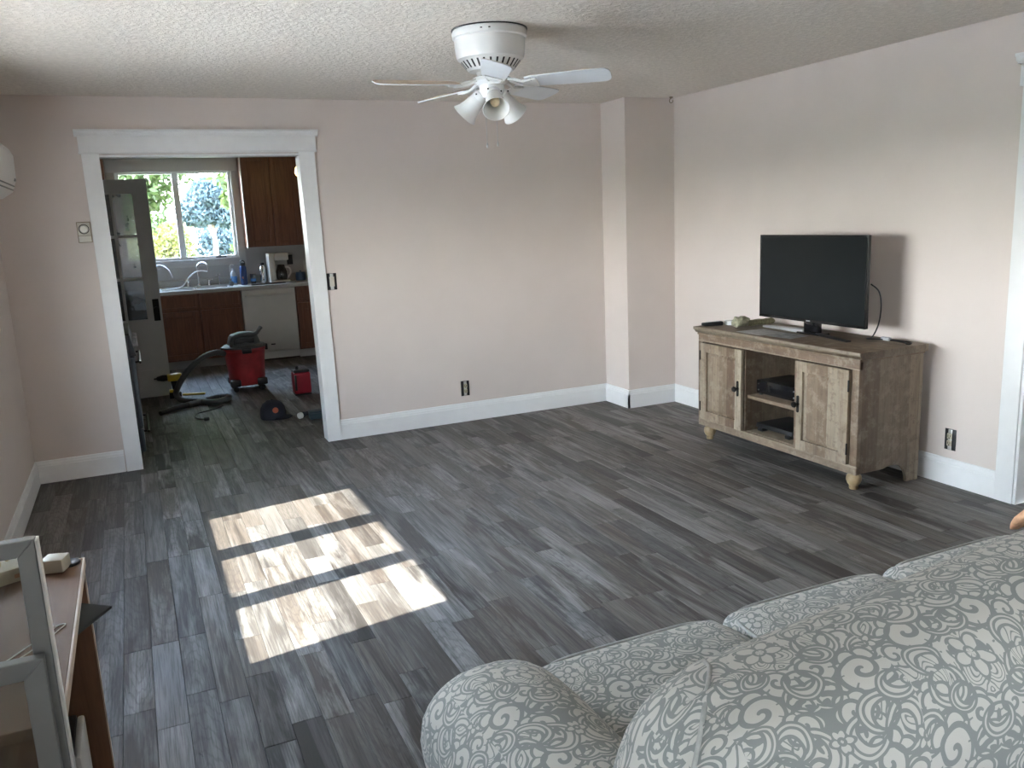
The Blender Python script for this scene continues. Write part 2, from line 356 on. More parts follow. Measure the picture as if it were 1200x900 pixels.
    def build(s, name, mat, parent=None, bevel=0, smooth=None, seg=2, uvfn=None):
        me = bpy.data.meshes.new(name); org = Vector((0, 0, 0))
        if parent is not None: org = ORG.get(parent.name, org)
        me.from_pydata([tuple(Vector(p) - org) for p in s.v], [], s.f)
        if bevel or smooth is not None or True:
            bm = bmesh.new(); bm.from_mesh(me)
            bmesh.ops.recalc_face_normals(bm, faces=bm.faces)
            if bevel:
                ed = [e for e in bm.edges if len(e.link_faces) == 2 and e.calc_face_angle(0) > .5]
                bmesh.ops.bevel(bm, geom=ed, offset=bevel, segments=seg, affect='EDGES', profile=.5, clamp_overlap=True)
            if smooth is not None:
                for fc in bm.faces: fc.smooth = True
                for e in bm.edges:
                    if len(e.link_faces) == 2 and e.calc_face_angle(0) > smooth: e.smooth = False
            bm.to_mesh(me); bm.free()
        if uvfn:
            ul = me.uv_layers.new(name='UVMap')
            for p in me.polygons:
                for li in p.loop_indices:
                    ul.data[li].uv = uvfn(me.vertices[me.loops[li].vertex_index].co + org, p.normal)
        me.materials.append(mat)
        ob = bpy.data.objects.new(name, me); COL.objects.link(ob)
        if parent is not None:
            ob.parent = parent; ORG[ob.name] = org
        return ob
ORG = {}
SM = math.radians(35)
def tag(o, label, cat, group=None, kind=None):
    o['label'] = label
    if cat: o['category'] = cat
    if group: o['group'] = group
    if kind: o['kind'] = kind
    return o
def thing(name, label, cat, loc, group=None):
    o = bpy.data.objects.new(name, None); COL.objects.link(o); o.location = loc; o.empty_display_size = .05
    ORG[o.name] = Vector(loc); return tag(o, label, cat, group)
def struct(o, label=None, cat=None):
    o['kind'] = 'structure'
    if label: o['label'] = label
    if cat: o['category'] = cat
    return o
def sgroup(name, label, loc=(0, 0, 0), cat=None):
    o = bpy.data.objects.new(name, None); COL.objects.link(o); o.location = loc; ORG[o.name] = Vector(loc); return struct(o, label, cat)
def box(name, mat, parent, x0, x1, y0, y1, z0, z1, bevel=0, seg=2):
    return MB().box(x0, x1, y0, y1, z0, z1).build(name, mat, parent, bevel, SM if bevel else None, seg)
def arc(c, r, a0, a1, n, ax='xz'):
    out = []
    for i in range(n + 1):
        a = math.radians(a0 + (a1 - a0) * i / n); p = [c[0], c[1], c[2]]
        k = {'x': 0, 'y': 1, 'z': 2}; p[k[ax[0]]] += r * math.cos(a); p[k[ax[1]]] += r * math.sin(a); out.append(tuple(p))
    return out
def smoothpath(pts, n=6):
    pts = [Vector(p) for p in pts]; out = []
    for i in range(len(pts) - 1):
        p0 = pts[max(i - 1, 0)]; p1 = pts[i]; p2 = pts[i + 1]; p3 = pts[min(i + 2, len(pts) - 1)]
        for k in range(n):
            t = k / n
            out.append(.5 * ((2 * p1) + (-p0 + p2) * t + (2 * p0 - 5 * p1 + 4 * p2 - p3) * t * t + (-p0 + 3 * p1 - 3 * p2 + p3) * t ** 3))
    out.append(pts[-1]); return out

def wall_with_holes(name, mat, axis, at0, at1, a0, a1, z0, z1, holes, label):
    """axis 0: wall is a slab in x (runs along y); axis 1: slab in y (runs along x)"""
    cuts = sorted({a0, a1, *[h[0] for h in holes], *[h[1] for h in holes]}); zc = sorted({z0, z1, *[h[2] for h in holes], *[h[3] for h in holes]})
    mb = MB()
    grid = {}
    def inhole(a, z): return any(h[0] < a < h[1] and h[2] < z < h[3] for h in holes)
    for i in range(len(cuts) - 1):
        for j in range(len(zc) - 1):
            grid[(i, j)] = not inhole((cuts[i] + cuts[i + 1]) / 2, (zc[j] + zc[j + 1]) / 2)
    def P_(d, a, z): return (d, a, z) if axis == 0 else (a, d, z)
    for (i, j), on in grid.items():
        if not on: continue
        A0, A1, Z0, Z1 = cuts[i], cuts[i + 1], zc[j], zc[j + 1]
        for d in (at0, at1): mb.add([P_(d, A0, Z0), P_(d, A1, Z0), P_(d, A1, Z1), P_(d, A0, Z1)], [(0, 1, 2, 3)])
        if not grid.get((i - 1, j)): mb.add([P_(at0, A0, Z0), P_(at1, A0, Z0), P_(at1, A0, Z1), P_(at0, A0, Z1)], [(0, 1, 2, 3)])
        if not grid.get((i + 1, j)): mb.add([P_(at0, A1, Z0), P_(at1, A1, Z0), P_(at1, A1, Z1), P_(at0, A1, Z1)], [(0, 1, 2, 3)])
        if not grid.get((i, j - 1)): mb.add([P_(at0, A0, Z0), P_(at1, A0, Z0), P_(at1, A1, Z0), P_(at0, A1, Z0)], [(0, 1, 2, 3)])
        if not grid.get((i, j + 1)): mb.add([P_(at0, A0, Z1), P_(at1, A0, Z1), P_(at1, A1, Z1), P_(at0, A1, Z1)], [(0, 1, 2, 3)])
    me = bpy.data.meshes.new(name); me.from_pydata(mb.v, [], mb.f)
    bm = bmesh.new(); bm.from_mesh(me); bmesh.ops.remove_doubles(bm, verts=bm.verts, dist=1e-5); bmesh.ops.recalc_face_normals(bm, faces=bm.faces); bm.to_mesh(me); bm.free()
    me.materials.append(mat); o = bpy.data.objects.new(name, me); COL.objects.link(o); return struct(o, label)

# ------------------------------------------------------------------ shell
W1 = (2.78, 4.67, .87, 1.86); W2 = (-1.3, -.2, .87, 1.86); WK = (-.04, 1.245, 1.24, 2.28)
DOOR = (-.1, 1.2, -.01, 2.08); DR = (1.86, 2.74, -.01, 2.08)
wall_with_holes('wall_left', WALLP, 0, L - WT, L, REAR - WT, KY + WT, -.05, H + .02, [W1, W2], 'greige painted side wall with the bright windows')
wall_with_holes('wall_back', WALLP, 1, D, D + WT, L, BX, 0, H, [DOOR], 'greige painted back wall with the kitchen doorway')
o = MB().box(BX, R + .001, D - BD, D + WT, 0, H).build('wall_column', WALLP); struct(o, 'boxed-out wall corner beside the television wall')
wall_with_holes('wall_right', WALLP, 0, R, R + WT, REAR - WT, D, 0, H, [DR], 'greige painted wall behind the television')
o = MB().box(L - WT, R + WT, REAR - WT, REAR, 0, H).build('wall_rear', WALLP); struct(o, 'greige painted wall behind the sofa')
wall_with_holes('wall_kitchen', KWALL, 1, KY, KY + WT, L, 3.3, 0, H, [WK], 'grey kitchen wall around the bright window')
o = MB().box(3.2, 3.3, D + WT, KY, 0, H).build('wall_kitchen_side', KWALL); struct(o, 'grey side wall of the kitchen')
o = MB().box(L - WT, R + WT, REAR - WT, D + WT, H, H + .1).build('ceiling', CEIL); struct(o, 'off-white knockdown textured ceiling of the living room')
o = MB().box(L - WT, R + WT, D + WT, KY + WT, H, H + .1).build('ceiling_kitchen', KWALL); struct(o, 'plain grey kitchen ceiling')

# floor: dark bed plus planks
floor = MB().box(L - WT, R + WT, REAR - WT, KY + WT, -.12, -.004).build('floor', M('plank_joint_dark', (.02, .018, .017), .7))
struct(floor, 'grey-brown weathered plank floor running into the kitchen')
def proj(p):
    q = Vector(p) - Vector((0, 0, HC)); z = q.dot(FWD)
    if z < .05: return None
    return (600 + 982.17 * q.dot(RIGHT) / z, 450 - 982.17 * q.dot(UP) / z)
def plank_mesh(mb_v, mb_f, uvs, rnds, x0, x1, y0, y1, rnd, ox=0, oy=0):
    g = .0006; c = .0012; n = len(mb_v)
    X0, X1, Y0, Y1 = x0 + g - ox, x1 - g - ox, y0 + g - oy, y1 - g - oy
    zt = 0.0
    mb_v += [(X0, Y0, -.004), (X1, Y0, -.004), (X1, Y1, -.004), (X0, Y1, -.004), (X0, Y0, zt - c), (X1, Y0, zt - c), (X1, Y1, zt - c), (X0, Y1, zt - c),
             (X0 + c, Y0 + c, zt), (X1 - c, Y0 + c, zt), (X1 - c, Y1 - c, zt), (X0 + c, Y1 - c, zt)]
    fs = [(0, 1, 5, 4), (1, 2, 6, 5), (2, 3, 7, 6), (3, 0, 4, 7), (4, 5, 9, 8), (5, 6, 10, 9), (6, 7, 11, 10), (7, 4, 8, 11), (8, 9, 10, 11)]
    mb_f += [tuple(i + n for i in f) for f in fs]; rnds += [rnd] * len(fs)
    cx, cy = (x0 + x1) / 2 - ox, (y0 + y1) / 2 - oy
    uvs.append((cx, cy, len(fs)))
def finish_plank(name, v, f, uvs, rn, parent, loc=(0, 0, 0)):
    me = bpy.data.meshes.new(name); me.from_pydata(v, [], f)
    at = me.attributes.new('rnd', 'FLOAT', 'FACE'); at.data.foreach_set('value', rn)
    ul = me.uv_layers.new(name='UVMap'); pi = 0
    for cx, cy, k in uvs:
        for _ in range(k):
            p = me.polygons[pi]; pi += 1
            for li in p.loop_indices:
                co = me.vertices[me.loops[li].vertex_index].co; ul.data[li].uv = (co.x - cx, co.y - cy)
    me.materials.append(PLANK); o = bpy.data.objects.new(name, me); COL.objects.link(o); o.parent = parent; o.location = loc; return o
planks = []; PW = .1; k0 = int(math.floor(L / PW))
for k in range(k0 - 1, int(3.3 / PW) + 9):
    x0 = k * PW; x1 = x0 + PW
    x0c, x1c = max(x0, L), min(x1, R)
    if x1c - x0c < .01: continue
    yend = KY - .02 if x1 <= 3.25 else D
    y = -1.55 - random.random() * .6; last = -1
    while y < yend:
        ln = random.choice((.31, .46, .46, .62, .62, .78, .92, 1.22))
        y1 = min(y + ln, yend)
        rv = random.random()
        while abs(rv - last) < .12: rv = random.random()
        last = rv
        if y1 > -1.5 and y1 - y > .02:
            cs = [proj((a, b, 0)) for a, b in ((x0c, max(y, .4)), (x1c, max(y, .4)), (x1c, max(y1, .45)), (x0c, max(y1, .45)))]
            area = 0
            cx, cy = (x0c + x1c) / 2, (y + y1) / 2
            if all(cs):
                area = abs(sum(cs[i][0] * cs[(i + 1) % 4][1] - cs[(i + 1) % 4][0] * cs[i][1] for i in range(4))) / 2
                u = sum(c[0] for c in cs) / 4; v = sum(c[1] for c in cs) / 4
                if not (-20 < u < 1220 and -20 < v < 930): area = 0
                if cy > D and not (-.09 < cx * D / cy < 1.19): area = 0
                if cy > D and cy > 10.3: area = 0
                if u > 560 and v > 775 - (u - 560) * .245 + 15: area = 0
                if u < 140 and v > 660 and u < 100 + (v - 655) * .15: area = 0
                if cx > 3.62 and 3.3 < cy < 4.7: area *= .1
            planks.append((area, x0c, x1c, y, y1, rv))
        y = y1
planks.sort(key=lambda q: -q[0])
sv, sf, su, sr = [], [], [], []
for i, (area, x0, x1, y0, y1, rv) in enumerate(planks):
    if i < 300 and area > 0:
        v, f, uu, rr = [], [], [], []; cx, cy = (x0 + x1) / 2, (y0 + y1) / 2
        plank_mesh(v, f, uu, rr, x0, x1, y0, y1, rv, cx, cy); finish_plank('plank', v, f, uu, rr, floor, (cx, cy, 0))
    else: plank_mesh(sv, sf, su, sr, x0, x1, y0, y1, rv)
o = finish_plank('planks', sv, sf, su, sr, floor); o['kind'] = 'stuff'

# baseboards
BB = [(0, 0), (.016, 0), (.016, .112), (.0125, .118), (.0125, .126), (.008, .136), (.006, .146), (0, .15)]
def baseboard(name, label, wall, a, b, at):
    mb = MB()
    if wall == 'back': mb.prism([(at - t, z) for t, z in BB], 0, a, b)
    if wall == 'right': mb.prism([(at - t, z) for t, z in BB], 1, a, b)
    if wall == 'left': mb.prism([(at + t, z) for t, z in BB], 1, a, b)
    if wall == 'rear': mb.prism([(at + t, z) for t, z in BB], 0, a, b)
    return struct(mb.build(name, TRIMW), label)
baseboard('baseboard_back', 'white baseboard between the doorway and the boxed corner', 'back', 1.281, BX, D)
baseboard('baseboard_back', 'short white baseboard beside the thermostat wall', 'back', L, -.189, D)
baseboard('baseboard_column', 'white baseboard on the front of the boxed corner', 'back', BX - .016, R, D - BD)
baseboard('baseboard_column', 'short white baseboard on the side of the boxed corner', 'right', D - BD - .016, D, BX)
baseboard('baseboard_right', 'white baseboard behind the television cabinet', 'right', 2.84, D - BD, R)
baseboard('baseboard_right', 'white baseboard beside the sofa', 'right', REAR, 1.76, R)
baseboard('baseboard_left', 'white baseboard below the bright windows', 'left', REAR, D, L)
baseboard('baseboard_rear', 'white baseboard behind the sofa', 'rear', L, R, REAR)

# kitchen doorway trim (frame leans a little, as in the old house)
t = sgroup('trim_1', 'wide white door casing around the kitchen doorway', (.55, D, 0))
y0, y1 = D - .02, D
def slant(xb0, xb1, xt0, xt1, ya, yb, z0, z1): return MB().hexa([(xb0, ya, z0), (xb1, ya, z0), (xb1, yb, z0), (xb0, yb, z0), (xt0, ya, z1), (xt1, ya, z1), (xt1, yb, z1), (xt0, yb, z1)])
slant(-.183, -.080, -.196, -.094, y0, y1, 0, 2.094).build('side_casing', TRIMW, t, .002)
slant(1.188, 1.290, 1.158, 1.268, y0, y1, 0, 2.094).build('side_casing', TRIMW, t, .002)
box('head_casing', TRIMW, t, -.206, 1.282, D - .024, D, 2.094, 2.192, .002)
MB().prism([(D, 2.192), (D - .028, 2.192), (D - .03, 2.2), (D - .038, 2.206), (D - .041, 2.216), (D - .05, 2.222), (D - .05, 2.234), (D, 2.234)], 0, -.222, 1.30).build('cap_molding', TRIMW, t)
box('fillet', TRIMW, t, -.21, 1.286, D - .03, D, 2.085, 2.097, .003)
slant(-.099, -.083, -.099, -.097, D - .012, D + WT + .012, 0, 2.08).build('jamb', TRIMW, t)
slant(1.190, 1.2, 1.161, 1.2, D - .012, D + WT + .012, 0, 2.08).build('jamb', TRIMW, t)
box('jamb', TRIMW, t, -.099, 1.199, D - .012, D + WT + .012, 2.066, 2.0795)
box('side_casing', TRIMW, t, -.2, -.1, D + WT, D + WT + .02, 0, 2.09); box('side_casing', TRIMW, t, 1.2, 1.3, D + WT, D + WT + .02, 0, 2.09)
# doorway on the television wall
t = sgroup('trim_2', 'white door casing at the end of the television wall', (R, 2.3, 0))
for a, b in ((2.74, 2.84), (1.76, 1.86)): box('side_casing', TRIMW, t, R - .02, R, a, b, 0, 2.094, .002)
box('head_casing', TRIMW, t, R - .024, R, 1.745, 2.855, 2.094, 2.2, .002)
MB().prism([(R, 2.2), (R - .028, 2.2), (R - .03, 2.208), (R - .038, 2.214), (R - .041, 2.226), (R - .05, 2.234), (R - .05, 2.246), (R, 2.246)], 1, 1.73, 2.87).build('cap_molding', TRIMW, t)
for a, b in ((2.7245, 2.7395), (1.8605, 1.8755)): box('jamb', TRIMW, t, R - .012, R + WT, a, b, 0, 2.078)
box('jamb', TRIMW, t, R - .012, R + WT, 1.876, 2.724, 2.066, 2.0785)
d2 = sgroup('door_1', 'white closed door at the end of the television wall', (R + .08, 2.3, 0))
box('door_leaf', TRIMW, d2, R + .06, R + .095, 1.879, 2.721, .008, 2.063, .002)
for a, b in ((2.34, 2.62), (1.98, 2.26)):
    for c, e in ((.25, .95), (1.12, 1.92)): box('door_panel', TRIMW, d2, R + .052, R + .0605, a, b, c, e, .004)
MB().lathe([(0, -.06), (.018, -.06), (.028, -.045), (.028, -.03), (.012, -.02), (.01, 0), (.028, .002), (.028, .006), (0, .006)], 16, (R + .054, 1.96, 1.0), Matrix.Rotation(PI / 2, 3, 'Y')).build('door_knob', CHROME, d2, 0, SM)

# windows -------------------------------------------------------------
def wall_window(name, label, y0, y1, z0, z1, panes, pz):
    w = sgroup(name, label, (L, (y0 + y1) / 2, z0))
    xa, xb = L - .065, L - .035
    ys = [y0] + [q for p in sorted(panes) for q in p] + [y1]
    for i in range(0, len(ys), 2): box('mullion' if 0 < i < len(ys) - 2 else 'frame_stile', WFRAME, w, xa, xb, ys[i], ys[i + 1], z0, z1, .002)
    for p in panes:
        box('frame_rail', WFRAME, w, xa, xb, p[0], p[1], z0, pz[0], .002); box('frame_rail', WFRAME, w, xa, xb, p[0], p[1], pz[1], z1, .002)
        MB().box(L - .052, L - .049, p[0] - .004, p[1] + .004, pz[0] - .004, pz[1] + .004).build('pane', GLASS, w)
    for a, b in ((y0 - .09, y0), (y1, y1 + .09)): box('casing', TRIMW, w, L, L + .02, a, b, z0 - .1, z1 + .02, .002)
    box('casing', TRIMW, w, L, L + .022, y0 - .1, y1 + .1, z1, z1 + .1, .002)
    box('window_sill', TRIMW, w, L - .03, L + .045, y0 - .11, y1 + .11, z0 - .03, z0, .004); box('apron', TRIMW, w, L, L + .018, y0 - .09, y1 + .09, z0 - .11, z0 - .03, .002)
wall_window('window_1', 'triple white window that throws the sunlight on the floor', W1[0], W1[1], W1[2], W1[3], [(2.85, 3.346), (3.475, 3.94), (4.09, 4.595)], (.945, 1.76))
wall_window('window_fill', 'unseen double white window added for fill light beside the sofa', W2[0], W2[1], W2[2], W2[3], [(-1.23, -.80), (-.70, -.27)], (.945, 1.76))  # out of view, added to bring fill light onto the sofa back
w = sgroup('window_3', 'bright kitchen window with two panes above the sink', (.6, KY, 1.2))
a0, a1, b0, b1 = WK
for xa, xb in ((a0, a0 + .04), (.575, .645), (a1 - .035, a1)): box('mullion' if xa > .5 and xb < .7 else 'frame_stile', WFRAME, w, xa, xb, KY + .03, KY + .08, b0, b1, .003)
for xa, xb in ((a0 + .04, .575), (.645, a1 - .035)):
    box('frame_rail', WFRAME, w, xa, xb, KY + .03, KY + .08, b0, b0 + .03, .003); box('frame_rail', WFRAME, w, xa, xb, KY + .03, KY + .08, b1 - .025, b1, .003)
    MB().box(xa - .003, xb + .003, KY + .053, KY + .057, b0 + .027, b1 - .022).build('pane', GLASS, w)
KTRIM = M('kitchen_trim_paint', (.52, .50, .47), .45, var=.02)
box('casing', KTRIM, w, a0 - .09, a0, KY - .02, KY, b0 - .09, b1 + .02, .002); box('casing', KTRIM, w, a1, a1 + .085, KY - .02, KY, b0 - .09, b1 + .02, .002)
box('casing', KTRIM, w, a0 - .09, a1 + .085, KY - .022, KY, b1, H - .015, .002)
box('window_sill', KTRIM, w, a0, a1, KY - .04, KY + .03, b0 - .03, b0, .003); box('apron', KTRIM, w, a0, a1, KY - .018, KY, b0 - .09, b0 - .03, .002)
mb = MB().box(.98, 1.10, KY + .005, KY + .03, b0 + .005, b0 + .02); mb.tube([(1.04, KY + .0, b0 + .02), (1.03, KY - .01, b0 + .035), (1.0, KY - .015, b0 + .03)], .006, 6); mb.build('crank_handle', BLACK, w)

# ------------------------------------------------------------------ ceiling fan
FX, FY = 1.655, 3.81
fan = thing('ceiling_fan', 'white five-blade ceiling fan with three bell shades', 'ceiling fan', (FX, FY, H))
BL = M('fan_blade_white', (.72, .74, .76), .35, var=.03); BT = M('fan_blade_tan', (.55, .42, .31), .45, var=.1, scale=25)
MB().lathe([(.178, H - .001), (.178, H - .006), (0, H - .006)][:2], 40, (FX, FY, 0)).build('gasket', BLACK, fan, 0, SM)
hs = MB().lathe([(.172, 2.434), (.176, 2.425), (.174, 2.402), (.166, 2.396), (.164, 2.36), (.160, 2.322), (.155, 2.308), (.146, 2.303), (.105, 2.255), (.07, 2.25), (.065, 2.232), (0, 2.232)], 48, (FX, FY, 0)).build('motor_housing', WHITE, fan, 0, SM)
for k in range(28):
    a = 2 * PI * k / 28 + .05; d = Vector((math.cos(a), math.sin(a), 0)); tt = Vector((-d.y, d.x, 0)); nn = Vector((d.x * .78, d.y * .78, -.62))
    p0 = Vector((FX, FY, 2.2965)) + d * .1405; p1 = Vector((FX, FY, 2.266)) + d * .1145
    v = [p + tt * s_ * .0045 + nn * q for q in (-.002, .0008) for p in (p0, p1) for s_ in (-1, 1)]
    MB().hexa([v[0], v[1], v[3], v[2], v[4], v[5], v[7], v[6]]).build('vent_slot', BLACK, hs)
for a in (247, 235): MB().lathe([(0, 0), (.005, 0), (.005, .004), (0, .004)], 8, (FX + .177 * math.cos(math.radians(a)), FY + .177 * math.sin(math.radians(a)), 2.414)).build('housing_screw', BLACK, hs)
MB().lathe([(.06, 2.236), (.088, 2.226), (.09, 2.21), (.075, 2.2), (.06, 2.192), (.058, 2.165), (.05, 2.15), (.045, 2.138), (.02, 2.128), (0, 2.126)], 32, (FX, FY, 0)).build('light_hub', WHITE, fan, 0, SM)
for k in range(5):
    a = math.radians(33 + 72 * k); d = Vector((math.cos(a), math.sin(a), 0)); t_ = Vector((-d.y, d.x, 0)); pitch = math.radians(-16)
    w_ = t_ * math.cos(pitch) + Vector((0, 0, 1)) * math.sin(pitch); nrm = d.cross(w_)
    if nrm.z < 0: nrm = -nrm
    c0 = Vector((FX, FY, 2.196)); out = []
    prof = [(.165, .044), (.19, .053), (.3, .060), (.45, .066), (.52, .067), (.545, .062), (.56, .045), (.565, .025)]
    ring = [(r_, s_) for r_, s_ in prof] + [(r_, -s_) for r_, s_ in reversed(prof)]
    bt = MB().add([c0 + d * r_ + w_ * s_ for r_, s_ in ring] + [c0 + d * r_ + w_ * s_ + nrm * .005 for r_, s_ in ring], [])
    n = len(ring); bt.f = [tuple(range(n)), tuple(range(n, 2 * n))] + [(i, (i + 1) % n, n + (i + 1) % n, n + i) for i in range(n)]
    b_ = bt.build('blade', BL, fan, .0012, SM, 1)
    tp = MB().add([c0 + d * r_ + w_ * s_ * .97 + nrm * .0053 for r_, s_ in ring] + [c0 + d * r_ + w_ * s_ * .97 + nrm * .0062 for r_, s_ in ring], list(bt.f)); tp.build('blade_top_veneer', BT, b_)
    iron = MB()
    for s_ in (-1, 1):
        iron.tube([c0 + d * .08 + t_ * .02 * s_ + Vector((0, 0, .018)), c0 + d * .12 + w_ * .024 * s_ + Vector((0, 0, .004)), c0 + d * .155 + w_ * .018 * s_ - nrm * .006, c0 + d * .20 + w_ * .034 * s_ - nrm * .006], .009, 6)
    pts = [c0 + d * r_ + w_ * s_ - nrm * q for q in (.001, .010) for r_, s_ in ((.15, -.03), (.225, -.042), (.225, .042), (.15, .03))]
    iron.hexa(pts); iron.build('blade_iron', WHITE, b_, .003, SM, 1)
SHADE = M('frosted_shade_glass', (.84, .83, .80), .4, var=.02, trans=.12)
BULB = M('warm_bulb_glass', (.85, .70, .45), .3, var=.1)
for k, ang in enumerate((253, 138, 18)):
    a = math.radians(ang); d = Vector((math.cos(a), math.sin(a), 0)); ax = (d * math.sin(math.radians(47)) - Vector((0, 0, 1)) * math.cos(math.radians(47))).normalized()
    mt = Vector((0, 0, 1)).rotation_difference(ax).to_matrix(); c0 = Vector((FX, FY, 2.158)) + d * .048
    f_ = MB().lathe([(.02, -.02), (.026, 0), (.034, .006), (.037, .03), (.0, .03)], 20, c0, mt).build('lamp_fitter', WHITE, fan, 0, SM)
    for q in range(3):
        aa = 2 * PI * q / 3; MB().lathe([(0, 0), (.004, 0), (.004, .006), (0, .006)], 6, c0 + mt @ Vector((.037 * math.cos(aa), .037 * math.sin(aa), .018))).build('thumb_screw', BLACKM, f_)
    s_ = MB().lathe([(.03, .022), (.036, .035), (.041, .06), (.045, .085), (.051, .108), (.060, .126), (.0635, .133), (.061, .134), (.048, .106), (.042, .085), (.038, .06), (.033, .035), (.027, .024)], 32, c0, mt, True).build('lamp_shade', SHADE, fan, 0, SM)
    MB().lathe([(0, .022), (.012, .024), (.013, .04), (.02, .06), (.023, .075), (.02, .09), (.01, .098), (0, .1)], 16, c0, mt).build('light_bulb', BULB, s_, 0, SM)
for dx, dy, z in ((-.045, -.02, 1.925), (.005, -.03, 1.93)):
    mb = MB().tube([(FX + dx * .6, FY + dy * .6, 2.14), (FX + dx, FY + dy, 2.1), (FX + dx, FY + dy, z)], .0014, 6); mb.lathe([(0, 0), (.004, .004), (.005, .014), (.002, .024), (0, .025)], 8, (FX + dx, FY + dy, z - .02)); mb.build('pull_chain', STEEL, fan)
hk = MB().lathe([(0, -.012), (.012, -.012), (.014, 0)], 12, (3.98, 5.68, H)); hk.tube(arc((3.98, 5.68, H - .03), .016, 90, 380, 10, 'xz'), .003, 6)
tag(hk.build('ceiling_hook', M('dull_brass', (.25, .2, .14), .4, .8)), 'tiny metal hook in the ceiling above the boxed corner', 'hook')

# ------------------------------------------------------------------ wall fittings
th = thing('thermostat', 'small brass-rimmed thermostat on the wall beside the doorway', 'thermostat', (-.239, D, 1.56))
BRASS = M('aged_brass', (.30, .25, .18), .4, .7, var=.2); IVORY = M('ivory_plastic', (.62, .58, .50), .4, var=.04)
box('backplate', BRASS, th, -.279, -.197, D - .012, D, 1.537, 1.668, .003); box('face', IVORY, th, -.274, -.202, D - .017, D - .0122, 1.582, 1.663, .002); box('cover', IVORY, th, -.274, -.202, D - .016, D - .0122, 1.541, 1.579, .002)
MB().lathe([(0, 0), (.026, 0), (.028, .004), (.022, .012), (0, .013)], 24, (-.239, D - .0172, 1.622), Matrix.Rotation(PI / 2, 3, 'X')).build('dial', M('dial_silver', (.6, .58, .52), .35, .5), th, 0, SM)
MB().lathe([(.027, 0), (.031, 0), (.031, .006), (.027, .006)], 24, (-.239, D - .0172, 1.622), Matrix.Rotation(PI / 2, 3, 'X'), True).build('dial_ring', BLACKM, th, 0, SM)

IVORYD = M('yellowed_ivory_plastic', (.50, .45, .34), .4, var=.08)
def outlet(loc, wall, label, switch=False):
    o = thing('wall_switch' if switch else 'wall_outlet', label, 'switch' if switch else 'outlet', loc)
    def bx(nm, mt, a0, a1, d0, d1, z0, z1, bv=.001, par=None):
        if wall == 'back': return box(nm, mt, par or o, loc[0] + a0, loc[0] + a1, D - d1, D - d0, loc[2] + z0, loc[2] + z1, bv)
        return box(nm, mt, par or o, R - d1, R - d0, loc[1] - a1, loc[1] - a0, loc[2] + z0, loc[2] + z1, bv)
    bx('wall_box', BLACK, -.035, .035, 0, .003, -.06, .06)
    bx('yoke', M('zinc_plate', (.6, .6, .58), .35, .7), -.012, .012, .0032, .006, -.058, .058)
    if switch:
        s = bx('device_body', IVORY, -.017, .017, .0062, .012, -.035, .035); bx('toggle', IVORY, -.005, .005, .0122, .026, .0, .014, .001, s)
    else:
        for z in (-.02, .02):
            s = bx('receptacle', IVORYD, -.015, .015, .0062, .013, z - .0165, z + .0165, .004)
            for a in (-.007, .007): bx('slot', BLACK, a - .0016, a + .0016, .0131, .0136, z - .004, z + .008, 0, s)
            bx('slot', BLACK, -.003, .003, .0131, .0136, z - .013, z - .007, 0, s)
outlet((2.301, D, .266), 'back', 'uncovered ivory outlet in the back wall above the baseboard')
outlet((R, 3.13, .258), 'right', 'uncovered ivory outlet beside the television cabinet')
outlet((1.318, D, 1.178), 'back', 'uncovered switch beside the kitchen door casing', True)

# air conditioner on the left wall
ac = thing('air_conditioner', 'white wall air conditioner at the picture edge near the ceiling', 'air conditioner', (L, 5.1, 1.8))
pf = [(L + .001, 1.80), (L + .12, 1.80), (L + .175, 1.835), (L + .2, 1.9), (L + .203, 2.03), (L + .185, 2.07), (L + .001, 2.075)]
MB().prism(pf, 1, 4.72, 5.5).build('body', M('ac_white', (.78, .77, .74), .35, var=.02), ac, .004, SM)
for z0, x0 in ((1.862, .186), (1.842, .178)): box('louver', M('ac_grey_line', (.18, .18, .17), .5), ac, L + x0 - .008, L + x0 + .004, 4.75, 5.47, z0, z0 + .006)
box('display', M('ac_badge', (.32, .31, .30), .4), ac, L + .196, L + .204, 5.40, 5.45, 1.89, 1.905, .001)

# ------------------------------------------------------------------ television cabinet
tv = thing('tv_stand', 'weathered wood media cabinet with two doors and bun feet', 'media cabinet', (3.75, 3.98, 0))
XF, XB, YA, YB, ZT = 3.505, 3.98, 3.275, 4.685, .79
MB().prism([(3.47, .79), (3.47, .772), (3.478, .768), (3.485, .758), (3.492, .75), (3.985, .75), (3.985, .79)], 1, 3.25, 4.71).build('top', OAKTOP, tv, .002, SM)
box('cornice', OAKH, tv, 3.492, 3.98, 3.268, 4.692, .735, .75, .003)
def side(y0, y1):
    z0 = .105; pts = [(XF, z0), (3.70, z0)] + [(3.70 + .19 * math.sin(math.radians(a)), .105 - .0 + .028 * math.sin(math.radians(a) * 2) - .105 * (1 - math.cos(math.radians(a)))) for a in range(10, 91, 10)] + [(3.905, 0), (XB, 0), (XB, .735), (XF, .735)]
    return MB().prism(pts, 1, y0, y1)
side(YA, YA + .02).build('side_panel', OAKSIDE, tv, .0015); side(YB - .02, YB).build('side_panel', OAKSIDE, tv, .0015)
box('frieze_rail', OAKH, tv, XF - .008, XF + .02, YA, YB, .69, .735, .002)
box('base_rail', OAKH, tv, XF - .008, XF + .02, YA, YB, .10, .15, .003)
box('corner_post', OAKZ, tv, XF - .008, XF + .02, YA - .001, YA + .05, .15, .69, .002); box('corner_post', OAKZ, tv, XF - .008, XF + .02, YB - .05, YB + .001, .15, .69, .002)
box('bottom_panel', OAKH, tv, XF + .02, XB - .01, YA + .02, YB - .02, .13, .152)
box('back_panel', OAKZ, tv, XB - .012, XB - .002, YA + .02, YB - .02, .13, .735)
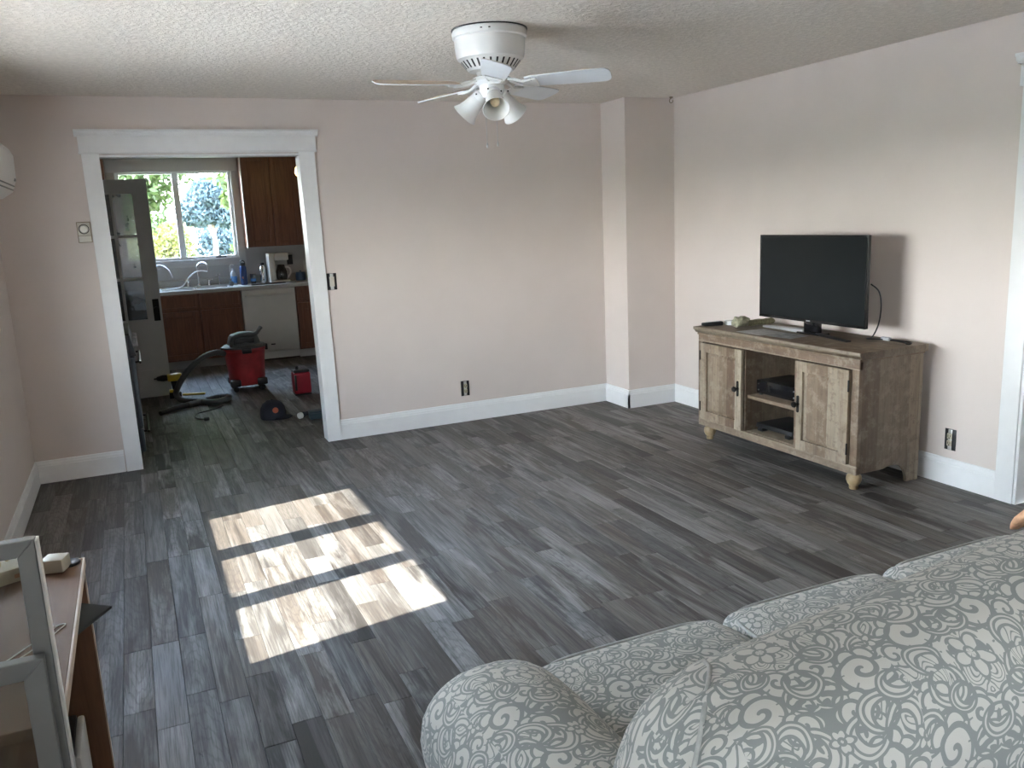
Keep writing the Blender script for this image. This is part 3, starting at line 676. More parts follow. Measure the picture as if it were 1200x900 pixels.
for a, b in ((3.72, 3.738), (4.207, 4.225)): box('divider', OAKSIDE, tv, XF + .003, XB - .013, a, b, .152, .69)
box('shelf', OAKH, tv, XF + .02, XB - .013, 3.7385, 4.2065, .366, .39, .002)
for y0, y1, ky in ((3.327, 3.733, 3.703), (4.213, 4.633, 4.243)):
    fr = MB(); z0, z1 = .155, .685; s_ = .06; xd0, xd1 = XF - .030, XF - .0085
    fr.box(xd0, xd1, y0, y0 + s_, z0, z1); fr.box(xd0, xd1, y1 - s_, y1, z0, z1); fr.box(xd0, xd1, y0 + s_, y1 - s_, z0, z0 + s_); fr.box(xd0, xd1, y0 + s_, y1 - s_, z1 - s_, z1)
    dd = fr.build('door', OAKZ, tv, .0015)
    i0, i1, j0, j1 = y0 + s_, y1 - s_, z0 + s_, z1 - s_; xr, xp = xd0 + .015, xd0 + .005; q = .022
    pn = MB().add([(xr, i0, j0), (xr, i1, j0), (xr, i1, j1), (xr, i0, j1), (xp, i0 + q, j0 + q), (xp, i1 - q, j0 + q), (xp, i1 - q, j1 - q), (xp, i0 + q, j1 - q), (xd1, i0, j0), (xd1, i1, j0), (xd1, i1, j1), (xd1, i0, j1)],
        [(0, 1, 5, 4), (1, 2, 6, 5), (2, 3, 7, 6), (3, 0, 4, 7), (4, 5, 6, 7), (8, 9, 10, 11), (0, 1, 9, 8), (1, 2, 10, 9), (2, 3, 11, 10), (3, 0, 8, 11)])
    pn.build('door_panel', OAKZ, dd)
    kz = .43
    kb = MB().lathe([(0, 0), (.012, 0), (.012, .004), (.006, .008), (.006, .018), (.016, .024), (.019, .032), (.014, .040), (0, .042)], 16, (xd0, ky, kz), Matrix.Rotation(-PI / 2, 3, 'Y'))
    kb.box(xd0 - .004, xd0, ky - .009, ky + .009, kz - .038, kz + .038)
    for e in (-.042, .042): kb.lathe([(0, 0), (.009, 0), (.009, .005), (0, .006)], 10, (xd0, ky, kz + e), Matrix.Rotation(-PI / 2, 3, 'Y'))
    kb.build('knob', BLACKM, dd, 0, SM)
    hy = y0 - .003 if ky > 3.5 and ky < 4 else y1 + .003
    for hzz in (.245, .60): MB().tube([(xd0 - .002, hy, hzz - .032), (xd0 - .002, hy, hzz + .032)], .005, 8).build('hinge', BLACKM, dd, 0, SM)
for y in (3.335, 4.625):
    MB().lathe([(0, 0), (.022, 0), (.026, .012), (.024, .022), (.034, .034), (.042, .055), (.040, .078), (.030, .09), (.034, .095), (.034, .101), (0, .101)], 24, (3.55, y, 0)).build('bun_foot', FOOTW, tv, 0, SM)

# television
tvs = thing('television', 'black flat-screen television on the wooden media cabinet', 'television', (3.78, 3.92, ZT))
TY0, TY1, TZ0, TZ1 = 3.478, 4.362, .868, 1.396
box('cabinet_shell', BLACK, tvs, 3.752, 3.768, TY0, TY1, TZ0, TZ1, .004)
box('rear_bulge', BLACK, tvs, 3.768, 3.82, TY0 + .10, TY1 - .10, TZ0 + .04, TZ1 - .15, .012)
fr = MB(); e = .011
fr.box(3.745, 3.752, TY0, TY0 + e, TZ0, TZ1); fr.box(3.745, 3.752, TY1 - e, TY1, TZ0, TZ1); fr.box(3.745, 3.752, TY0 + e, TY1 - e, TZ1 - e, TZ1); fr.box(3.745, 3.752, TY0 + e, TY1 - e, TZ0, TZ0 + .018)
bz = fr.build('bezel', M('gloss_black', (.008, .008, .009), .15), tvs, .001)
box('logo', M('logo_silver', (.5, .5, .5), .3, .8), bz, 3.7445, 3.7452, 3.905, 3.94, TZ0 + .005, TZ0 + .012)
box('screen', M('dark_screen', (.010, .012, .013), .3, var=.02, spec=.22), tvs, 3.7485, 3.7518, TY0 + e, TY1 - e, TZ0 + .018, TZ1 - e)
box('neck', M('gloss_black', (.008, .008, .009), .15), tvs, 3.765, 3.80, 3.86, 3.98, .80, .90, .006)
box('foot_plate', M('gloss_black', (.008, .008, .009), .15), tvs, 3.745, 3.835, 3.83, 4.02, ZT + .001, ZT + .012, .004)
MB().hexa([(3.765, 3.99, ZT), (3.845, 4.0, ZT), (3.815, 4.375, ZT), (3.785, 4.375, ZT), (3.765, 3.99, ZT + .022), (3.845, 4.0, ZT + .022), (3.815, 4.375, ZT + .012), (3.785, 4.375, ZT + .012)]).build('foot_arm', M('foot_silver', (.6, .62, .64), .3, .6), tvs, .003, SM)
MB().hexa([(3.69, 3.56, ZT), (3.72, 3.55, ZT), (3.80, 3.86, ZT), (3.755, 3.87, ZT), (3.69, 3.56, ZT + .01), (3.72, 3.55, ZT + .01), (3.80, 3.86, ZT + .014), (3.755, 3.87, ZT + .014)]).build('foot_arm', BLACK, tvs, .003, SM)
mb = MB().tube(smoothpath([(3.80, 3.50, 1.12), (3.815, 3.455, 1.08), (3.82, 3.44, 1.0), (3.82, 3.452, .90), (3.83, 3.50, .82), (3.85, 3.56, .797)], 6), .004, 6)
tag(mb.build('television_cable', BLACK, None, 0, SM), 'thin black cable hanging behind the television edge', 'cable')
mb = MB().tube(smoothpath([(3.86, 3.57, .7945), (3.90, 3.50, .7945), (3.92, 3.42, .7945), (3.90, 3.34, .7945), (3.87, 3.30, .7945), (3.89, 3.29, .7945), (3.93, 3.33, .7945), (3.93, 3.42, .7945)], 6), .0045, 6)
tag(mb.build('cord_loop', BLACK, None, 0, SM), 'black cord loop lying on the cabinet top beside the television', 'cord')
pd = MB().box(3.90, 3.925, 3.45, 3.51, ZT, ZT + .018); tag(pd.build('power_plug', M('clear_grey_plastic', (.4, .4, .42), .2), None, .003, SM), 'small grey plug on the cabinet top beside the cord', 'plug')
# things on the cabinet top
rm = thing('remote_control', 'black remote control at the far corner of the cabinet', 'remote control', (3.63, 4.64, ZT))
MB().hexa([(3.525, 4.695, ZT), (3.53, 4.655, ZT), (3.645, 4.605, ZT), (3.66, 4.645, ZT), (3.525, 4.695, ZT + .022), (3.53, 4.655, ZT + .022), (3.645, 4.605, ZT + .028), (3.66, 4.645, ZT + .028)]).build('case', BLACK, rm, .006, SM)
for k in range(4): MB().lathe([(0, 0), (.006, 0), (.006, .003), (0, .003)], 10, (3.553 + .022 * k, 4.664 - .010 * k, ZT + .0225 + .0011 * k)).build('button', M('button_grey', (.2, .2, .2), .5), rm)
tag(MB().hexa([(3.685, 4.645, ZT), (3.67, 4.59, ZT), (3.80, 4.53, ZT), (3.82, 4.585, ZT), (3.685, 4.645, ZT + .03), (3.67, 4.59, ZT + .03), (3.80, 4.53, ZT + .03), (3.82, 4.585, ZT + .03)]).build('white_box', M('matte_white_card', (.7, .7, .7), .5, var=.02), None, .003, SM), 'small white box between the remote and the rolled glove', 'box')
KN = M('olive_glove_cloth', (.25, .235, .16), .9, var=.3, scale=60, bump=.5, bscale=180)
kg = thing('work_glove', 'rolled olive-grey work glove lying beside the television foot', 'glove', (3.72, 4.42, ZT))
def lumpy(amp, sc):
    return lambda p: p + Vector((noise.noise(p * sc), noise.noise(p * sc + Vector((7, 3, 1))), noise.noise(p * sc + Vector((2, 9, 5))))) * amp
MB().rcube(3.60, 3.70, 4.385, 4.485, ZT + .012, ZT + .07, .028, 8, (0, 0, .004), lumpy(.012, 35)).build('cuff', KN, kg, 0, 1.2)
MB().rcube(3.69, 3.93, 4.41, 4.46, ZT + .008, ZT + .042, .016, 8, (0, 0, .003), lumpy(.007, 30)).build('fingers', M('olive_glove_dark', (.24, .22, .13), .9, var=.3, scale=60), kg, 0, 1.2)
def paper(name, label, pts, mat, z):
    mb = MB(); n = 6; v = []; f = []
    A, B, C_, D_ = [Vector((p[0], p[1], 0)) for p in pts]
    for lay in (0, 1):
        for i in range(n + 1):
            for j in range(n + 1):
                p = A.lerp(B, i / n).lerp(D_.lerp(C_, i / n), j / n); v.append((p.x, p.y, z + .0004 + lay * .0006 + .002 * max(0, noise.noise(p * 9)) ))
    m_ = (n + 1) ** 2
    for i in range(n):
        for j in range(n):
            q = i * (n + 1) + j; f.append((q, q + n + 1, q + n + 2, q + 1)); f.append((m_ + q, m_ + q + 1, m_ + q + n + 2, m_ + q + n + 1))
    for i in range(n):
        for a, b in ((i, i + 1), ((n + 1) * n + i, (n + 1) * n + i + 1), (i * (n + 1), (i + 1) * (n + 1)), (i * (n + 1) + n, (i + 1) * (n + 1) + n)): f.append((a, b, b + m_, a + m_))
    mb.add(v, f); return tag(mb.build(name, mat, None, 0, SM), label, 'paper')
PAP = M('paper_sheet', (.42, .41, .40), .7, var=.18, scale=40); PAP2 = M('printed_leaflet', (.26, .265, .27), .5, var=.45, scale=30)
paper('paper_sheet', 'pale paper sheet lying at the cabinet front edge', [(3.52, 4.32), (3.51, 4.08), (3.70, 4.05), (3.72, 4.30)], PAP, ZT)
paper('leaflet', 'dark printed leaflet lying below the television foot', [(3.53, 4.06), (3.55, 3.86), (3.72, 3.88), (3.70, 4.08)], PAP2, ZT)
# equipment in the open bay
rc = thing('cable_box', 'wide black cable box on the middle shelf of the cabinet', 'cable box', (3.72, 4.05, .39))
box('case', BLACK, rc, 3.585, 3.86, 3.83, 4.185, .402, .488, .004)
fc = box('front_panel', M('gloss_black', (.008, .008, .009), .15), rc, 3.58, 3.586, 3.83, 4.185, .404, .486, .001)
for y in (4.165, 3.85):
    for z in (.425, .465): MB().lathe([(0, 0), (.005, 0), (.005, .003), (0, .003)], 8, (3.58, y, z), Matrix.Rotation(-PI / 2, 3, 'Y')).build('button', STEEL, fc)
for x, y in ((3.6, 3.85), (3.6, 4.165), (3.84, 3.85), (3.84, 4.165)): MB().lathe([(0, .3905), (.012, .3905), (.012, .4015), (0, .4015)], 10, (x, y, 0)).build('rubber_foot', BLACK, rc)
pl = thing('disc_player', 'slim black player box with feet on the bottom shelf', 'disc player', (3.72, 4.05, .152))
MB().hexa([(3.58, 3.86, .176), (3.84, 3.84, .176), (3.84, 4.17, .176), (3.58, 4.19, .176), (3.585, 3.865, .205), (3.84, 3.845, .212), (3.84, 4.165, .212), (3.585, 4.185, .205)]).build('case', BLACK, pl, .005, SM)
for x, y in ((3.59, 3.90), (3.59, 4.15)): box('foot', BLACK, pl, x - .012, x + .04, y - .022, y + .022, .1525, .1755, .005)
box('foot', BLACK, pl, 3.78, 3.82, 3.88, 4.13, .1525, .1755, .004)

# ------------------------------------------------------------------ sofa
PIPE = M('piping_cloth', (.40, .405, .385), .8, var=.15, scale=80)
sf_ = thing('sofa', 'three-seat sofa in grey-green damask scroll fabric', 'sofa', (1.7, 1.25, 0))
def fuv(ymid, zt, yf, yb):
    def fn(p, n):
        if abs(n.x) > .75: return (p.y + 3.1, p.z + .2)
        if n.z > .6 or n.z < -.6: return (p.x, p.y)
        if n.y > 0: return (p.x, yf + (zt - p.z))
        return (p.x, yb - (zt - p.z))
    return fn
def cont(yc, zc):   # unrolled around an axis along x, so that the pattern runs on over rounded edges
    def fn(p, n):
        if abs(n.x) > .8: return (p.y * 1.0 + 3.1, p.z)
        a = math.atan2(p.y - yc, p.z - zc); return (p.x, a * .42 + 2)
    return fn
box('base', M('dark_sofa_lining', (.05, .05, .05), .9), sf_, .56, 2.84, .84, 1.66, .05, .12)
for x, y in ((.6, .88), (.6, 1.6), (2.8, .88), (2.8, 1.6)): MB().lathe([(0, 0), (.02, 0), (.026, .05), (0, .05)], 12, (x, y, 0)).build('leg', M('dark_leg_wood', (.05, .03, .02), .4), sf_)
MB().rcube(.60, 2.80, .86, 1.70, .10, .32, .03, (20, 8, 3)).build('seat_deck', DAMASK, sf_, 0, 1.2, uvfn=fuv(0, .32, 1.7, .86))
for x0, x1 in ((.785, 1.375), (1.378, 1.985), (1.988, 2.60)):
    cu = MB().rcube(x0, x1, 1.0, 1.775, .31, .475, .055, (10, 12, 3), (.004, .006, .022)).build('seat_cushion', DAMASK, sf_, 0, 1.2, uvfn=fuv(0, .475, 1.775, 1.0))
    pp = []
    for s_ in range(41):
        a = 2 * PI * s_ / 40; cx, cy = (x0 + x1) / 2, 1.3875; hx, hy = (x1 - x0) / 2 - .012, .3755; e_ = 7
        ca, sa = math.cos(a), math.sin(a); pp.append((cx + math.copysign(abs(ca) ** (2 / e_), ca) * hx, cy + math.copysign(abs(sa) ** (2 / e_), sa) * hy, .463))
    MB().tube(pp, .006, 6, False).build('piping', PIPE, cu, 0, 1.2)
def arm(x0, x1):
    def fn(p):
        # rolled top: the arm swells outward and its front end droops a little
        t = max(0, min(1, (p.z - .30) / .33)); q = Vector(p)
        cx = (x0 + x1) / 2; q.x = cx + (q.x - cx) * (.80 + .20 * math.sin(t * PI / 1.25))
        q.z -= .05 * max(0, (q.y - 1.35) / .35) ** 2 * t
        return q
    def uvf(p, n):
        a = math.atan2(p.x - (x0 + x1) / 2, p.z - .40)
        if n.y > .75: return (p.x + 5.0, p.z)
        return (a * .24 + 4, p.y)
    return MB().rcube(x0, x1, .84, 1.70, .09, .635, .15, (4, 14, 6), (.0, .02, .015), fn).build('arm', DAMASK, sf_, 0, 1.2, uvfn=uvf)
arm(.445, .795); arm(2.595, 2.945)
XE0, XE1 = .545, 2.845
def backfn(p):
    q = Vector(p)
    d_ = min(q.x - XE0, XE1 - q.x)
    if d_ < .24:      # the ends of the back roll down and out
        zt = .60 + .315 * math.sqrt(max(0, 1 - ((.24 - max(d_, 0)) / .24) ** 2)); q.z = .09 + (q.z - .09) * (zt - .09) / .825
        q.y = .92 + (q.y - .92) * (.80 + .20 * min(1, d_ / .24))
    q.z += max(-.04, min(.04, .085 * (q.x - 1.22))) * max(0, (q.z - .5) / .4)
    if d_ < .28:      # gathers run from the seam towards the end
        ang = math.atan2(q.y - .92, q.z - .5); g = math.sin(ang * 46 + q.x * 9) * .0065 * max(0, 1 - abs(d_ - .15) / .11)
        dr = Vector((0, q.y - .92, q.z - .5))
        if dr.length > .01: q += dr.normalized() * g
    return q
bmb = MB().rcube(XE0, XE1, .765, 1.085, .09, .915, .13, (110, 10, 24), (0, .02, .012), backfn)
bk = bmb.build('backrest', DAMASK, sf_, 0, 1.2, uvfn=cont(.92, .55))
from mathutils.bvhtree import BVHTree
bvh = BVHTree.FromPolygons([Vector(q) for q in bmb.v], bmb.f)
for sgn, xe in ((1, XE0), (-1, XE1)):
    pp = []
    for a_ in range(-125, 111, 5):
        t_ = math.radians(a_); off = max(.05, .225 - .006 * max(0, 12 - a_))
        o_ = Vector((xe + sgn * off, .92 + math.sin(t_) * .8, .5 + math.cos(t_) * .8)); hit = bvh.ray_cast(o_, Vector((0, -math.sin(t_), -math.cos(t_))))
        if hit[0] is not None: pp.append(hit[0])
    MB().tube(pp, .0042, 8).build('piping', PIPE, bk, 0, 1.2)
# peach throw on the back
PEACH = M('peach_knit', (.62, .36, .22), .95, var=.25, scale=70, bump=.8, bscale=220)
def thfn(p):
    q = Vector(p); b = abs(noise.noise(q * 26)) * .016; yy = max(0, q.y - .955); q.z += b - (.13 - math.sqrt(max(1e-4, .13 ** 2 - yy * yy))) + .05 * (q.x - 1.6); return q
tag(MB().rcube(1.575, 1.83, .90, 1.075, .972, .996, .011, (12, 10, 2), (.0, .0, .004), thfn).build('folded_throw', PEACH, None, 0, 1.2), 'small peach knit throw folded on top of the sofa back', 'throw')

# ------------------------------------------------------------------ desk corner
dk = thing('desk', 'brown laminate computer desk under the window', 'desk', (-.45, 1.95, 0))
MB().box(L + .02, -.205, 1.55, 2.372, .727, .75).build('desk_top', DESKTOP, dk, .002)
box('edge_band', DESKEDGE, dk, -.205, -.2, 1.55, 2.375, .727, .7505, .001); box('edge_band', DESKEDGE, dk, L + .02, -.2, 2.372, 2.376, .727, .7505, .001)
for a, b in ((2.345, 2.363), (1.555, 1.573)):
    s_ = box('side_panel', DESKSIDE, dk, L + .04, -.206, a, b, 0, .727); box('edge_band', DESKEDGE, s_, -.2058, -.203, a, b, 0, .727)
box('back_panel', DESKSIDE, dk, L + .05, L + .066, 1.573, 2.345, .25, .727)
ty = box('keyboard_tray', DESKSIDE, dk, L + .16, -.232, 1.60, 2.32, .635, .65); box('edge_band', DESKEDGE, ty, -.232, -.227, 1.60, 2.32, .633, .652, .001)
box('tray_runner', BLACK, dk, -.62, -.24, 2.325, 2.344, .66, .69, .002)
MB().lathe([(.012, .7505), (.026, .7505), (.028, .754), (.024, .757), (.014, .757), (0, .755)], 20, (-.235, 2.345, 0)).build('cable_grommet', BLACK, dk, 0, SM)
tag(MB().hexa([(-.34, 2.16, .6525), (-.25, 2.06, .6525), (-.145, 2.235, .6525), (-.235, 2.31, .6525), (-.34, 2.16, .659), (-.25, 2.06, .659), (-.145, 2.235, .659), (-.235, 2.31, .659)]).build('mouse_pad', M('dark_grey_pad', (.045, .047, .045), .7, var=.1), None, .001), 'dark grey mouse pad jutting from the desk keyboard tray', 'mouse pad')
pt_ = thing('computer_tower', 'black computer case with pale edge standing under the desk', 'computer', (-.38, 2.15, 0))
box('case', BLACK, pt_, -.66, -.262, 2.06, 2.26, 0.012, .378, .006); box('front_panel', M('pale_grey_plastic', (.5, .5, .48), .4), pt_, -.262, -.245, 2.06, 2.26, .012, .372, .006)
for x in (-.62, -.3): box('foot', BLACK, pt_, x - .02, x + .02, 2.07, 2.25, 0, .012)
# storm window leaning at the desk end
ALU = M('dull_aluminium', (.20, .205, .20), .45, .3, var=.08); ALUL = M('bright_aluminium_edge', (.75, .74, .70), .3, .7)
DGL = glass_mat('dusty_glass', (.90, .90, .87), .02, .05, (.30, .26, .22))
sw = thing('storm_window', 'grey aluminium storm window with two panes standing by the desk', 'storm window', (-.45, 1.46, 0))
def sash(x0, x1, z0, z1, ya, yb, wd, nm, gy):
    fr = MB()
    for q in [[(x0, z0), (x1, z0), (x1 - wd, z0 + wd), (x0 + wd, z0 + wd)], [(x1, z0), (x1, z1), (x1 - wd, z1 - wd), (x1 - wd, z0 + wd)], [(x1, z1), (x0, z1), (x0 + wd, z1 - wd), (x1 - wd, z1 - wd)], [(x0, z1), (x0, z0), (x0 + wd, z0 + wd), (x0 + wd, z1 - wd)]]:
        fr.prism(q, 1, ya, yb)
    s_ = fr.build(nm, ALU, sw, .0018); MB().box(x0 + wd - .004, x1 - wd + .004, gy, gy + .003, z0 + wd - .004, z1 - wd + .004).build('pane', DGL, s_)
sash(-.66, -.190, .485, 1.115, 1.461, 1.483, .027, 'upper_sash', 1.471)
sash(-.66, -.200, .0, .925, 1.436, 1.458, .032, 'lower_sash', 1.446)
MB().box(-.1895, -.1855, 1.462, 1.486, 0, 1.112).build('edge_channel', ALUL, sw, .0008)
MB().box(-.6645, -.6605, 1.462, 1.486, 0, 1.112).build('edge_channel', ALUL, sw, .0008)
# on the desk
BEI = M('beige_plastic', (.46, .42, .33), .45, var=.05)
ps = thing('outlet_adapter', 'beige multi-outlet power adapter with prongs on the desk', 'power adapter', (-.40, 2.32, .75))
c = Vector((-.405, 2.31, .7515)); ex = Vector((.90, .42, 0)).normalized(); ey = Vector((-ex.y, ex.x, 0)); ez = Vector((0, 0, 1))
def obox(cc, hx, hy, z0, z1): return [cc + ex * a * hx + ey * b * hy + ez * z for z in (z0, z1) for a, b in ((-1, -1), (1, -1), (1, 1), (-1, 1))]
MB().hexa(obox(c, .085, .055, 0, .038)).build('case', BEI, ps, .006, SM)
for i, (a, b) in enumerate(((-.02, .0), (.005, .012), (.02, -.008), (-.05, .01), (.045, .016))): MB().hexa(obox(c + ex * a + ey * b, .003, .0055, .038, .062)).build('prong', M('brass_prong', (.55, .42, .2), .3, .9), ps)
MB().hexa(obox(c + ex * .05 - ey * .0556, .014, .0008, .012, .022)).build('switch', M('rust_switch', (.42, .22, .13), .5), ps)
wa = thing('plug_in_adapter', 'beige plug-in power cube lying near the desk corner', 'power adapter', (-.27, 2.31, .75))
c2 = Vector((-.262, 2.315, .7515)); ex = Vector((.93, -.30, 0)).normalized(); ey = Vector((-ex.y, ex.x, 0))
MB().hexa(obox(c2, .027, .027, .0, .036)).build('case', BEI, wa, .005, SM)
for b in (-.008, .008): MB().hexa(obox(c2 - ex * .036 + ey * b, .0095, .0012, .016, .022)).build('prong', M('brass_prong', (.55, .42, .2), .3, .9), wa)
tag(MB().tube(smoothpath([(-.33, 1.80, .7515), (-.28, 1.86, .7515), (-.235, 1.935, .7515), (-.222, 1.96, .7515), (-.228, 1.965, .7515), (-.245, 1.95, .7515), (-.29, 1.88, .7515), (-.35, 1.80, .7515)], 6), .0013, 6).build('bent_wire', M('pale_wire', (.8, .78, .7), .4), None, 0, SM), 'thin pale bent wire loop lying on the desk top', 'wire')

# ------------------------------------------------------------------ kitchen
CF = 10.37
def shaker(par, x0, x1, y, z0, z1, name='door', s_=.055, mat=CHERRY):
    fr = MB(); fr.box(x0, x0 + s_, y - .02, y, z0, z1); fr.box(x1 - s_, x1, y - .02, y, z0, z1); fr.box(x0 + s_, x1 - s_, y - .02, y, z0, z0 + s_); fr.box(x0 + s_, x1 - s_, y - .02, y, z1 - s_, z1)
    d_ = fr.build(name, mat, par, .002); MB().box(x0 + s_, x1 - s_, y - .012, y - .002, z0 + s_, z1 - s_).build(name + '_panel', mat, d_)
    q = s_ + .02
    if x1 - x0 > .2 and z1 - z0 > .2: MB().box(x0 + q, x1 - q, y - .017, y - .0122, z0 + q, z1 - q).build('raised_field', mat, d_, .004, None, 1)
    return d_
TOE = M('toe_kick_dark', (.03, .02, .016), .7); TOEG = M('toe_kick_grey', (.30, .29, .27), .6)
sc_ = thing('sink_cabinet', 'dark cherry sink base cabinet below the kitchen window', 'cabinet', (.67, 10.65, 0))
MB().box(.20, .218, CF + .02, KY - .005, .1, .87).box(1.132, 1.15, CF + .02, KY - .005, .1, .87).box(.218, 1.132, CF + .02, KY - .005, .1, .118).box(.20, 1.15, CF + .001, CF + .0195, .1, .12).box(.20, 1.15, CF + .001, CF + .0195, .66, .71).box(.20, 1.15, CF + .001, CF + .0195, .855, .87).box(.20, .22, CF + .001, CF + .0195, .12, .66).box(1.13, 1.15, CF + .001, CF + .0195, .12, .66).box(.65, .70, CF + .001, CF + .0195, .12, .66).box(.65, .70, CF + .001, CF + .0195, .71, .855).box(.20, .22, CF + .001, CF + .0195, .71, .855).box(1.13, 1.15, CF + .001, CF + .0195, .71, .855).build('carcass', CHERRY, sc_); box('toe_kick', TOEG, sc_, .20, 1.150, CF + .06, CF + .09, 0, .1)
for x0, x1 in ((.21, .665), (.69, 1.140)):
    shaker(sc_, x0, x1, CF, .12, .67); shaker(sc_, x0, x1, CF, .70, .86, 'false_drawer', .02)
lc = thing('base_cabinet', 'dark cherry base cabinet behind the open kitchen door', 'cabinet', (-.25, 10.65, 0))
box('body', CHERRY, lc, L + .005, .196, CF + .001, KY - .005, .1, .87); box('toe_kick', TOEG, lc, L + .005, .196, CF + .06, CF + .09, 0, .1)
shaker(lc, -.70, -.27, CF, .12, .86); shaker(lc, -.24, .19, CF, .12, .86)
dw = thing('dishwasher', 'white built-in dishwasher between the cherry cabinets', 'dishwasher', (1.47, 10.65, 0))
DWW = M('appliance_white', (.56, .55, .52), .35, var=.02)
box('body', DWW, dw, 1.158, 1.782, CF + .02, KY - .01, .02, .868); box('door', DWW, dw, 1.160, 1.780, CF - .02, CF + .019, .115, .862, .006); box('toe_panel', TOE, dw, 1.160, 1.780, CF + .04, CF + .06, .0, .11)
MB().tube(smoothpath([(1.21, CF - .02, .795), (1.23, CF - .045, .80), (1.47, CF - .055, .80), (1.71, CF - .045, .80), (1.73, CF - .02, .795)], 5), .014, 8).build('handle', DWW, dw, 0, SM)
box('badge', BLACK, dw, 1.44, 1.49, CF - .0215, CF - .0195, .19, .205)
rcx = thing('drawer_cabinet', 'dark cherry base cabinet on the far side of the dishwasher', 'cabinet', (2.1, 10.65, 0))
box('body', CHERRY, rcx, 1.790, 2.6, CF + .001, KY - .005, .1, .87); box('toe_kick', M('toe_white', (.5, .49, .47), .5), rcx, 1.790, 2.6, CF + .06, CF + .09, 0, .1)
shaker(rcx, 1.80, 2.19, CF, .12, .67); shaker(rcx, 1.80, 2.19, CF, .70, .86, 'drawer', .02); shaker(rcx, 2.21, 2.59, CF, .12, .67); shaker(rcx, 2.21, 2.59, CF, .70, .86, 'drawer', .02)
CT = M('grey_counter_laminate', (.40, .385, .36), .3, var=.15, scale=90)
ct = thing('countertop', 'grey laminate kitchen countertop along the window wall', 'countertop', (1, 10.65, .87))
SX0, SX1, SY0, SY1 = .30, 1.06, 10.47, 10.86
mb = MB(); z0, z1 = .8705, .91
mb.box(L + .005, SX0, CF - .03, KY - .005, z0, z1); mb.box(SX1, 2.6, CF - .03, KY - .005, z0, z1); mb.box(SX0, SX1, CF - .03, SY0, z0, z1); mb.box(SX0, SX1, SY1, KY - .005, z0, z1); mb.build('slab', CT, ct)
box('splash_lip', CT, ct, L + .005, 2.6, KY - .03, KY - .006, .91, 1.0, .003)
sk = thing('kitchen_sink', 'pale double kitchen sink set in the counter', 'sink', (.68, 10.66, .91))
SNK = M('sink_enamel', (.55, .54, .51), .25, var=.02)
mb = MB()
for x0, x1 in ((SX0 + .004, .672), (.688, SX1 - .004)):
    mb.box(x0, x1, SY0 + .004, SY1 - .004, .76, .77); mb.box(x0, x0 + .012, SY0 + .004, SY1 - .004, .77, .911); mb.box(x1 - .012, x1, SY0 + .004, SY1 - .004, .77, .911); mb.box(x0 + .012, x1 - .012, SY0 + .004, SY0 + .016, .77, .911); mb.box(x0 + .012, x1 - .012, SY1 - .016, SY1 - .004, .77, .911)
mb.build('bowl', SNK, sk)
rimm = MB(); rimm.box(SX0 - .02, SX1 + .02, SY1 - .002, SY1 + .075, .9105, .922); rimm.box(SX0 - .02, SX1 + .02, SY0 - .02, SY0 + .006, .9105, .918); rimm.box(SX0 - .02, SX0 + .006, SY0 + .006, SY1 - .002, .9105, .918); rimm.box(SX1 - .006, SX1 + .02, SY0 + .006, SY1 - .002, .9105, .918); rimm.build('rim', SNK, sk, .002)
fa = thing('kitchen_faucet', 'chrome gooseneck faucet with side handles behind the sink', 'faucet', (.74, 10.90, .922))
fy = 10.90
mb = MB().tube([(.74, fy, .923), (.74, fy, 1.12)] + arc((.80, fy, 1.14), .06, 180, 20, 10, 'xz') + [(.865, fy - .02, 1.10)], .011, 10); mb.lathe([(0, .9225), (.03, .9225), (.03, .93), (.018, .945), (.0, .945)], 16, (.74, fy, 0)); mb.build('spout', CHROME, fa, 0, SM)
for x in (.62, .86):
    mb = MB().lathe([(0, .9225), (.022, .9225), (.02, .95), (.014, .97), (.018, .985), (.012, 1.0), (0, 1.0)], 14, (x, fy, 0)); mb.tube([(x, fy, .985), (x + (.05 if x > .7 else -.05), fy - .03, 1.0)], .007, 8); mb.build('handle', CHROME, fa, 0, SM)
sd = thing('soap_dispenser', 'chrome soap pump beside the faucet', 'soap dispenser', (.98, 10.90, .922))
mb = MB().lathe([(0, .9225), (.018, .9225), (.016, .94), (.008, .95), (.008, 1.03), (.016, 1.035), (.016, 1.05), (0, 1.055)], 14, (.98, 10.90, 0)); mb.tube([(.98, 10.9, 1.045), (.95, 10.86, 1.04)], .006, 8); mb.build('pump', CHROME, sd, 0, SM)
wf = thing('filter_tap', 'thin white-tipped drinking water tap beside the soap pump', 'tap', (1.12, 10.92, .9105))
mb = MB().tube([(1.12, 10.93, .9105), (1.12, 10.93, 1.13)] + arc((1.145, 10.93, 1.13), .025, 180, 30, 8, 'xz'), .006, 8); mb.lathe([(0, .9105), (.02, .9105), (.016, .925), (0, .925)], 12, (1.12, 10.93, 0)); mb.build('spout', M('white_tap', (.75, .75, .75), .3), wf, 0, SM)
tag(MB().tube(smoothpath([(.30, 10.42, .931), (.42, 10.43, .934), (.53, 10.46, .96), (.60, 10.5, 1.04), (.68, 10.56, 1.10), (.76, 10.62, 1.115), (.83, 10.66, 1.10)], 6), .008, 8).build('spray_hose', M('white_hose', (.72, .72, .70), .4), None, 0, SM), 'white curved hose rising from the counter beside the sink', 'hose')
tag(MB().tube(smoothpath([(.24, 10.7, .912), (.24, 10.7, 1.12), (.27, 10.7, 1.19), (.33, 10.69, 1.20), (.40, 10.68, 1.15), (.44, 10.68, 1.05)], 6), .009, 8).build('bent_pipe', STEEL, None, 0, SM), 'thin grey bent tube beside the open kitchen door', 'tube')
